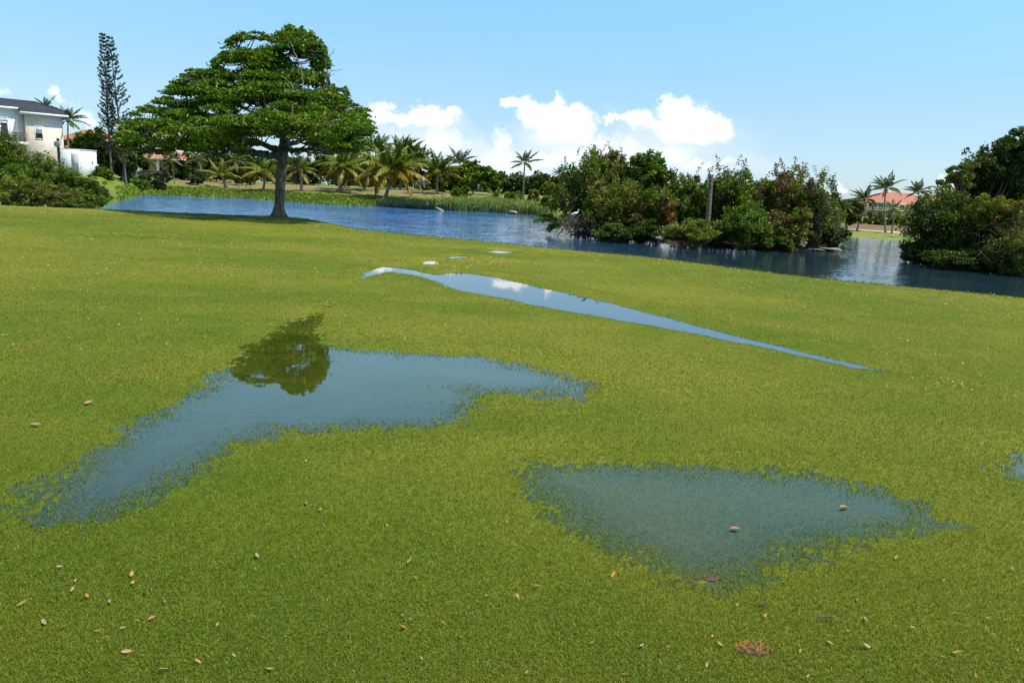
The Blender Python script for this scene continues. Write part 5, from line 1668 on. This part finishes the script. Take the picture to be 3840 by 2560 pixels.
blades('reeds', 'bed of tall pale green reeds along the far shore', 7000, None, (0.9, 1.9), 0.12, pal((3, (0.26, 0.30, 0.08)), (2, (0.34, 0.35, 0.14)), (2, (0.15, 0.21, 0.05))), 1, band(1600, 2100, -0.3, 5.0, True), 0.9)
blades('sedge', 'blue green sedge along the waterline', 4500, None, (0.6, 1.3), 0.11, pal((3, (0.055, 0.085, 0.05)), (2, (0.085, 0.115, 0.075))), 2, band(1400, 1730, -0.4, 2.5, True), 0.7)
blades('weeds', 'rough grass and weeds on the far bank', 17000, None, (0.12, 0.42), 0.17, pal((3, (0.150, 0.215, 0.020)), (2, (0.20, 0.235, 0.03)), (1, (0.11, 0.15, 0.04))), 3, band(440, 1760, -0.3, 10), 0.9)

def treeline(n=76000):
    r = np.random.default_rng(55)
    mb = MB()
    u = r.uniform(-0.95, 0.95, n)
    ns = 420
    su = np.sort(r.uniform(-0.95, 0.95, ns))
    idx = r.integers(0, ns, n)
    hgt = 4.6 + 3.2 * vnoise(su * 34 + 3, su * 0 + 4.5) + 1.2 * r.random(ns)
    hgt = hgt * np.interp(su, [-0.6, -0.3, 0.0, 0.3, 0.6], [1.2, 1.15, 0.95, 0.8, 0.9])
    dist = 230 + 60 * r.random(ns) + 110 * ((su > 0.36) & (su < 0.62)) 
    hgt = hgt * np.where((su > 0.36) & (su < 0.62), 1.15, 1.0)
    off = clump_points(r, n, np.array([3.2, 3.0, 1.0]))
    y = dist[idx] + off[:, 1]
    x = su[idx] * dist[idx] + off[:, 0]
    z = bank_z(x, y) + hgt[idx] * (1 - 0.06 * off[:, 0] ** 2 * 0.8) * r.random(n) ** np.where(r.random(n) < 0.5, 0.6, 1.5)
    col0 = pick(PAL['dark'], ns, r) * r.uniform(0.8, 1.4, (ns, 1))
    leaf_cards(mb, np.stack([x, y, z], -1), 1.1, 0.7, col0[idx] * r.uniform(0.75, 1.25, (n, 1)), r, up=0.3)
    return tag(mb.build('treeline', M['leaf']), 'far dark wood behind the lake', 'treeline', kind='stuff')


treeline()

def lip(r):
    x = r.uniform(-34, 18); yc, zc = crest(np.array([x]))
    y = float(yc[0]) + r.normal(0.25, 0.35)
    return (x, y, float(lawn_z(np.array([x]), np.array([y]))[0]) - 0.01)


blades('shore_grass', 'ragged longer grass along the lake lip of the lawn', 12000, None, (0.02, 0.07), 0.03, pal((3, (0.15, 0.17, 0.03)), (2, (0.22, 0.17, 0.06)), (2, (0.10, 0.13, 0.02))), 9, lip, 0.9)

# ------------------------------------------------------------------ lawn grass blades
r = np.random.default_rng(101)


def divot_mask(x, y, px, py, a, b):
    c = onz(px, py, 0)
    return ((x - c[0]) / a) ** 2 + ((y - c[1]) / b) ** 2


def grass_field(N, ylo, yhi, power, side=0.0):
    # density falls as y**-power over the visible wedge (width grows with y)
    yy_ = np.linspace(ylo, yhi, 4000)
    pdf = yy_ ** (-power) * (1.5 * yy_ + 1.4)
    cdf = np.cumsum(pdf); cdf /= cdf[-1]
    y = np.interp(r.random(N), cdf, yy_)
    x = r.uniform(-1, 1, N) * (0.75 * y + 0.7)
    if side:                                        # the strips of lawn to either side
        x = np.sign(x) * (0.75 * y + 0.7 + side * r.random(N) ** 1.3)
    yc, _ = crest(x)
    k = y < yc - 0.2
    keep = np.ones(len(x))
    for q_, P in enumerate(PUD):
        (x0, y0), (x1, y1) = P['bb']
        m = (x > x0) & (x < x1) & (y > y0) & (y < y1)
        xs, ys_ = x[m], y[m]
        wdt = 1.0 if q_ in (0, 5) else 0.3
        sd = sdf_poly(xs, ys_, P['poly']) + 0.09 * wdt + (fbm(xs * 2.2 + 9, ys_ * 2.2 + 5, 3) - 0.5) * 0.35 * wdt
        t = np.clip((sd + 0.38 * wdt) / (0.50 * wdt), 0, 1)
        floor = P['thin']
        if q_ == 0:
            arm = np.clip((xs - XARM + 0.3) / 0.5, 0, 1)
            floor = floor + arm * np.clip((fbm(xs * 1.6 + 3, ys_ * 3.2 + 1, 4) - 0.34) * 4.5, 0, 1) * 0.7
        keep[m] = np.minimum(keep[m], floor + (1 - floor) * t * t * (3 - 2 * t))
    k &= r.random(len(x)) < keep
    k &= divot_mask(x, y, 2825, 2437, 0.060, 0.040) > 1 + r.normal(0, 0.45, N)
    k &= divot_mask(x, y, 2648, 2167, 0.055, 0.032) > 1 + r.normal(0, 0.35, N)
    return x[k], y[k]


def make_grass(name, x, y, seed):
    r = np.random.default_rng(seed)
    n = len(x)
    z = lawn_z(x, y) - 0.002
    sc = np.clip(y / 4.0, 1, None)
    w = 0.0020 * sc ** 0.85 * r.uniform(0.7, 1.3, n)
    h = 0.0158 * sc ** 0.10 * r.uniform(0.55, 1.35, n)
    a = r.uniform(0, 6.283, n); ln = r.uniform(0.15, 1.25, n)
    d = np.stack([np.cos(a), np.sin(a), np.zeros(n)], -1)
    b = a + math.pi / 2 + r.normal(0, 0.5, n)
    side = np.stack([np.cos(b), np.sin(b), np.zeros(n)], -1) * (w * 0.5)[:, None]
    B = np.stack([x, y, z], -1)
    upv = np.array([0, 0, 1.0])
    mid_ = B + d * (h * ln * 0.4)[:, None] + upv * (h * 0.62)[:, None]
    tip = B + d * (h * ln * 1.15)[:, None] + upv * (h * (1.0 - 0.32 * ln))[:, None]
    V = np.stack([B - side, B + side, mid_ + side * 0.85, mid_ - side * 0.85, tip], 1).reshape(-1, 3)
    i = np.arange(n)[:, None] * 5
    big = fbm(x * 0.16 * 0.7 + 50, y * 0.16 * 1.2 + 50, 4); md = fbm(x * 1.1, y * 1.1, 3)
    t = np.clip((big - 0.36) / 0.28, 0, 1)[:, None]
    c = np.array([0.094, 0.148, 0.007]) * (1 - t) + np.array([0.196, 0.198, 0.016]) * t
    t2 = np.clip((md - 0.45) / 0.3, 0, 1)[:, None] * 0.45
    c = c * (1 - t2) + np.array([0.215, 0.202, 0.020]) * t2
    q = r.random((n, 1))
    c = np.where(q < 0.05, np.array([0.32, 0.27, 0.06]), c)
    c = np.where((q > 0.05) & (q < 0.16), np.array([0.20, 0.265, 0.04]), c)
    var = 0.27 * np.clip(5.0 / y, 0.35, 1)[:, None]
    c = c * (1 + var * r.uniform(-1, 1, (n, 1)))
    mb = MB()
    mb.add(V, i + np.array([[0, 1, 2, 3]]), None, col=c)
    mb.t.append(i + np.array([[3, 2, 4]])); mb.tc.append(c)
    return tag(mb.build(name, M['grass']), 'short mown grass blades of the lawn', 'grass', kind='stuff')


gx, gy = grass_field(1500000, 1.75, 34, 2.1)
sx_, sy_ = grass_field(420000, 1.2, 30, 2.6, 3.2)
gx, gy = np.concatenate([gx, sx_]), np.concatenate([gy, sy_])
make_grass('grass', gx, gy, 5)

# ------------------------------------------------------------------ fallen leaves, twigs, divots
LM = {}
for nm, c1, c2 in [('tan', (0.30, 0.17, 0.065), (0.40, 0.25, 0.11)), ('orange', (0.38, 0.16, 0.03), (0.46, 0.23, 0.05)), ('red', (0.34, 0.13, 0.08), (0.42, 0.2, 0.13)), ('pale', (0.22, 0.17, 0.08), (0.31, 0.25, 0.12)), ('black', (0.03, 0.025, 0.02), (0.06, 0.05, 0.04)),
                   ('brown', (0.22, 0.12, 0.06), (0.32, 0.18, 0.10))]:
    LM[nm] = rough_mat('dry_leaf_' + nm, c1, c2, 60, 0.7, 3, 0.0)


def leaf_mesh(kind, seed, w=0.42):
    r = np.random.default_rng(seed)
    n = 7
    s = np.linspace(0, 1, n)
    wd = w * 0.5 * np.sin(np.clip(s * 0.94 + 0.04, 0, 1) * math.pi) ** 0.8
    curl = r.uniform(0.1, 0.45); cup = r.uniform(0.25, 0.7); bend = r.uniform(-0.25, 0.25)
    V = []
    for sg in (-1, 0, 1):
        V.append(np.stack([s - 0.5, sg * wd + bend * (s - 0.5) ** 2, curl * (s - 0.5) ** 2 + abs(sg) * cup * wd], -1))
    V = np.vstack(V)
    Q = [(i, i + 1, n + i + 1, n + i) for i in range(n - 1)] + [(n + i, n + i + 1, 2 * n + i + 1, 2 * n + i) for i in range(n - 1)]
    mb = MB(); mb.add(V, Q)
    mb.tube([V[n] - (0.22, 0, 0), V[n] - (0.1, 0, 0.01), V[n]], [0.018, 0.02, 0.022], 4)
    o = mb.build('fallen_leaf', LM[kind], smooth=True)
    me = o.data
    bpy.data.objects.remove(o)
    return me


LMESH = {k: [leaf_mesh(k, i * 5 + hash_) for i in range(3)] for hash_, k in enumerate(LM)}


def put_leaf(p, size, kind, rz, tilt, label, group=None, dz=0.016):
    o = bpy.data.objects.new('fallen_leaf', random.choice(LMESH[kind]))
    COL.objects.link(o)
    o.location = (p[0], p[1], p[2] + dz)
    o.scale = (size, size, size)
    o.rotation_euler = (tilt[0], tilt[1], rz)
    return tag(o, label, 'leaf', group)


def lawn_hit(px, py):
    p = onz(px, py, 0.0)
    for _ in range(3):
        p = onz(px, py, float(lawn_z(np.array([p[0]]), np.array([p[1]]))[0]))
    return p


def wz(P_, p):
    return (p[0], p[1], P_['z'])


named = [((1150, 1895), 0.040, 'red', 'reddish brown leaf lying alone between the two big puddles'), ((962, 2096), 0.042, 'pale', 'long pale leaf lying flat in the lower left part of the lawn'),
         ((1535, 2115), 0.044, 'tan', 'curled pinkish tan leaf standing up left of the clear round puddle'), ((2012, 2207), 0.034, 'pale', 'upright cream leaf below the tip of the clear round puddle'),
         ((2862, 2280), 0.034, 'black', 'single black leaf below the clear round puddle'), ((85, 2275), 0.042, 'tan', 'largest tan leaf in the loose cluster at lower left'), ((475, 2457), 0.036, 'tan', 'curled tan leaf near the bottom left below the leaf cluster'),
         ((613, 2525), 0.034, 'brown', 'brown leaf nearest to the bottom left corner of the lawn'), ((3360, 2100), 0.03, 'orange', 'orange leaf right of the clear round puddle tip'), ((3248, 2435), 0.04, 'tan', 'narrow upright tan leaf right of the bare divot'),
         ((3585, 2458), 0.032, 'orange', 'bright orange leaf far right of the bare divot'), ((3420, 2365), 0.03, 'red', 'rusty leaf above the narrow upright tan leaf'), ((330, 1517), 0.07, 'tan', 'tilted tan leaf left of the tree mirroring puddle'),
         ((135, 1601), 0.07, 'pale', 'white narrow leaf at the left edge beside the long puddle'), ((2065, 2117), 0.032, 'red', 'pinkish leaf just left of the clear round puddle rim'), ((2300, 2165), 0.04, 'orange', 'crumpled orange leaf at the lower left rim of the clear puddle')]
for (px, py), s, kd, lbl in named:
    put_leaf(lawn_hit(px, py), s, kd, random.uniform(0, 6.28), (random.uniform(-0.5, 0.5), random.uniform(-0.5, 0.5)), lbl)
p = onz(3162, 1903, PUD[5]['z']); put_leaf(p, 0.055, 'orange', 0.3, (0.1, 0.1), 'orange leaf afloat on the clear round puddle', dz=0.004)
p = onz(2757, 1984, PUD[5]['z']); put_leaf(p, 0.055, 'red', 0.05, (0.05, 0), 'thin brownish pod afloat in the middle of the clear puddle', dz=0.004)
GL = 'small dry leaf scattered among others on the short grass'
cnt = 0
while cnt < 115:
    v = random.random()
    py = 1180 + 1380 * v ** 0.85
    px = random.uniform(10, 3830)
    q = lawn_hit(px, py)
    if q[1] > crest(q[0])[0] - 1: continue
    sd = min(float(sdf_poly(np.array([q[0]]), np.array([q[1]]), P_['poly'])[0]) for P_ in PUD)
    if sd < 0.1: continue
    kd = random.choices(['tan', 'orange', 'pale', 'red', 'brown', 'black'], [4, 4, 4, 1.5, 1.5, 0.6])[0]
    put_leaf(q, random.uniform(0.015, 0.029) * max(1, q[1] / 6) ** 0.35, kd, random.uniform(0, 6.28), (random.uniform(-0.6, 0.6), random.uniform(-0.6, 0.6)), GL, 'dry leaves scattered on the lawn')
    cnt += 1
for k in range(9):
    q = lawn_hit(random.gauss(300, 140), random.gauss(2200, 60))
    put_leaf(q, random.uniform(0.025, 0.036), random.choice(['tan', 'orange', 'pale']), random.uniform(0, 6.28), (random.uniform(-0.5, 0.5), random.uniform(-0.5, 0.5)), GL, 'dry leaves scattered on the lawn')
# countless far leaf flecks
r = np.random.default_rng(77)
n = 7000
y = 7 + 30 * r.random(n) ** 1.1; x = r.uniform(-1, 1, n) * (0.72 * y + 0.5)
# thicker drifts along the winding water and under the lake side slope
dx_, dy_ = [], []
for (pa, pb, m_, sx, sy) in [((1500, 1040), (1900, 965), 260, 0.5, 0.35), ((1210, 1143), (1260, 1148), 90, 0.12, 0.10), ((2500, 1150), (3500, 1350), 260, 1.2, 0.9), ((3540, 1430), (3640, 1445), 90, 0.2, 0.12), ((900, 815), (1200, 835), 40, 0.6, 1.0)]:
    a_, b_ = onz(*pa, 0)[:2], onz(*pb, 0)[:2]
    t_ = r.random((m_, 1)); q = a_ + (b_ - a_) * t_ + r.normal(size=(m_, 2)) * np.array([sx, sy])
    dx_.append(q[:, 0]); dy_.append(q[:, 1])
x = np.concatenate([x] + dx_); y = np.concatenate([y] + dy_)
k = (y < crest(x)[0] - 0.3)
for P_ in PUD[:2]: k &= sdf_poly(x, y, P_['poly']) > 0.15
keep = r.random(len(x)) < np.clip(fbm(x * 0.35, y * 0.35, 3) * 2.2 - 0.55, 0.08, 1)
keep[-740:] = True
k &= keep
x, y = x[k], y[k]
mb = MB()
C = np.stack([x, y, lawn_z(x, y) + 0.03], -1)
cols = np.array([(0.42, 0.30, 0.11), (0.44, 0.24, 0.05), (0.36, 0.32, 0.11), (0.24, 0.12, 0.05)])[r.choice(4, len(x), p=[.3, .3, .3, .1])]
leaf_cards(mb, C, 0.028 * np.clip(y / 9, 1, 2.2), 0.016 * np.clip(y / 9, 1, 2.2), cols, r, up=1.2)
tag(mb.build('leaf_litter', M['leaf']), 'countless tiny leaf flecks over the distant lawn', 'leaf litter', kind='stuff')


def divot(label, px, py, a, b, straw, seed):
    r = np.random.default_rng(seed)
    c = lawn_hit(px, py)
    root = thing('divot', label, 'divot', c)
    mb = MB(); n = 28; th = np.arange(n) * 2 * math.pi / n
    R_ = 1 + 0.5 * (fbm(np.cos(th) * 2 + 4, np.sin(th) * 2 + 4, 3) - 0.5) * 2
    V = [np.array([[0, 0, 0.002]])]
    for k, z in ((0.5, 0.002), (0.85, 0.006), (1.08, 0.002)):
        V.append(np.stack([np.cos(th) * R_ * a * k, np.sin(th) * R_ * b * k, np.full(n, z) + r.uniform(0, 0.004, n)], -1))
    T = [(0, 1 + i, 1 + (i + 1) % n) for i in range(n)]
    Q = []
    for j in range(2):
        o_ = 1 + j * n
        Q += [(o_ + i, o_ + n + i, o_ + n + (i + 1) % n, o_ + (i + 1) % n) for i in range(n)]
    mb.add(np.vstack(V), Q); mb.add(np.vstack(V), None, T)
    mb.build('bare_soil', M['soil'], root)
    if straw:
        sb = MB()
        for k in range(70):
            an = r.uniform(0, 6.28); q = math.sqrt(r.random()) * 1.1
            s = np.array([math.cos(an) * a * q, math.sin(an) * b * q, 0.004]); d = r.uniform(0, 6.28); l = r.uniform(0.012, 0.03)
            sb.tube([s, s + np.array([math.cos(d) * l * 0.5, math.sin(d) * l * 0.5, 0.012]), s + np.array([math.cos(d) * l, math.sin(d) * l, 0.010])], [0.0016, 0.0014, 0.0007], 3, col=(1, 1, 1))
        sb.build('dead_grass', LM['orange'], root)


divot('bare brown divot with dead orange straw near the bottom edge of the lawn', 2825, 2437, 0.060, 0.040, True, 1)
divot('dark muddy divot at the lower tip of the clear round puddle', 2648, 2167, 0.055, 0.032, False, 2)


def twig(label, a, b, rad, mat):
    p, q = lawn_hit(*a), lawn_hit(*b)
    mb = MB()
    m_ = (p + q) / 2 + np.array([0, 0, 0.008])
    off = np.array([0, 0, 0.018])
    mb.tube([p + off, m_ + off, q + off], [rad * 0.6, rad, rad * 0.5], 6)
    o = mb.build('twig', mat, loc=p); o.location = Vector(p)
    tag(o, label, 'twig')


twig('thin dark twig lying right of the black leaf', (3060, 2336), (3130, 2330), 0.0035, M['stem'])
twig('fine brown twig lying near the right picture edge', (3460, 2276), (3500, 2286), 0.002, M['stem'])
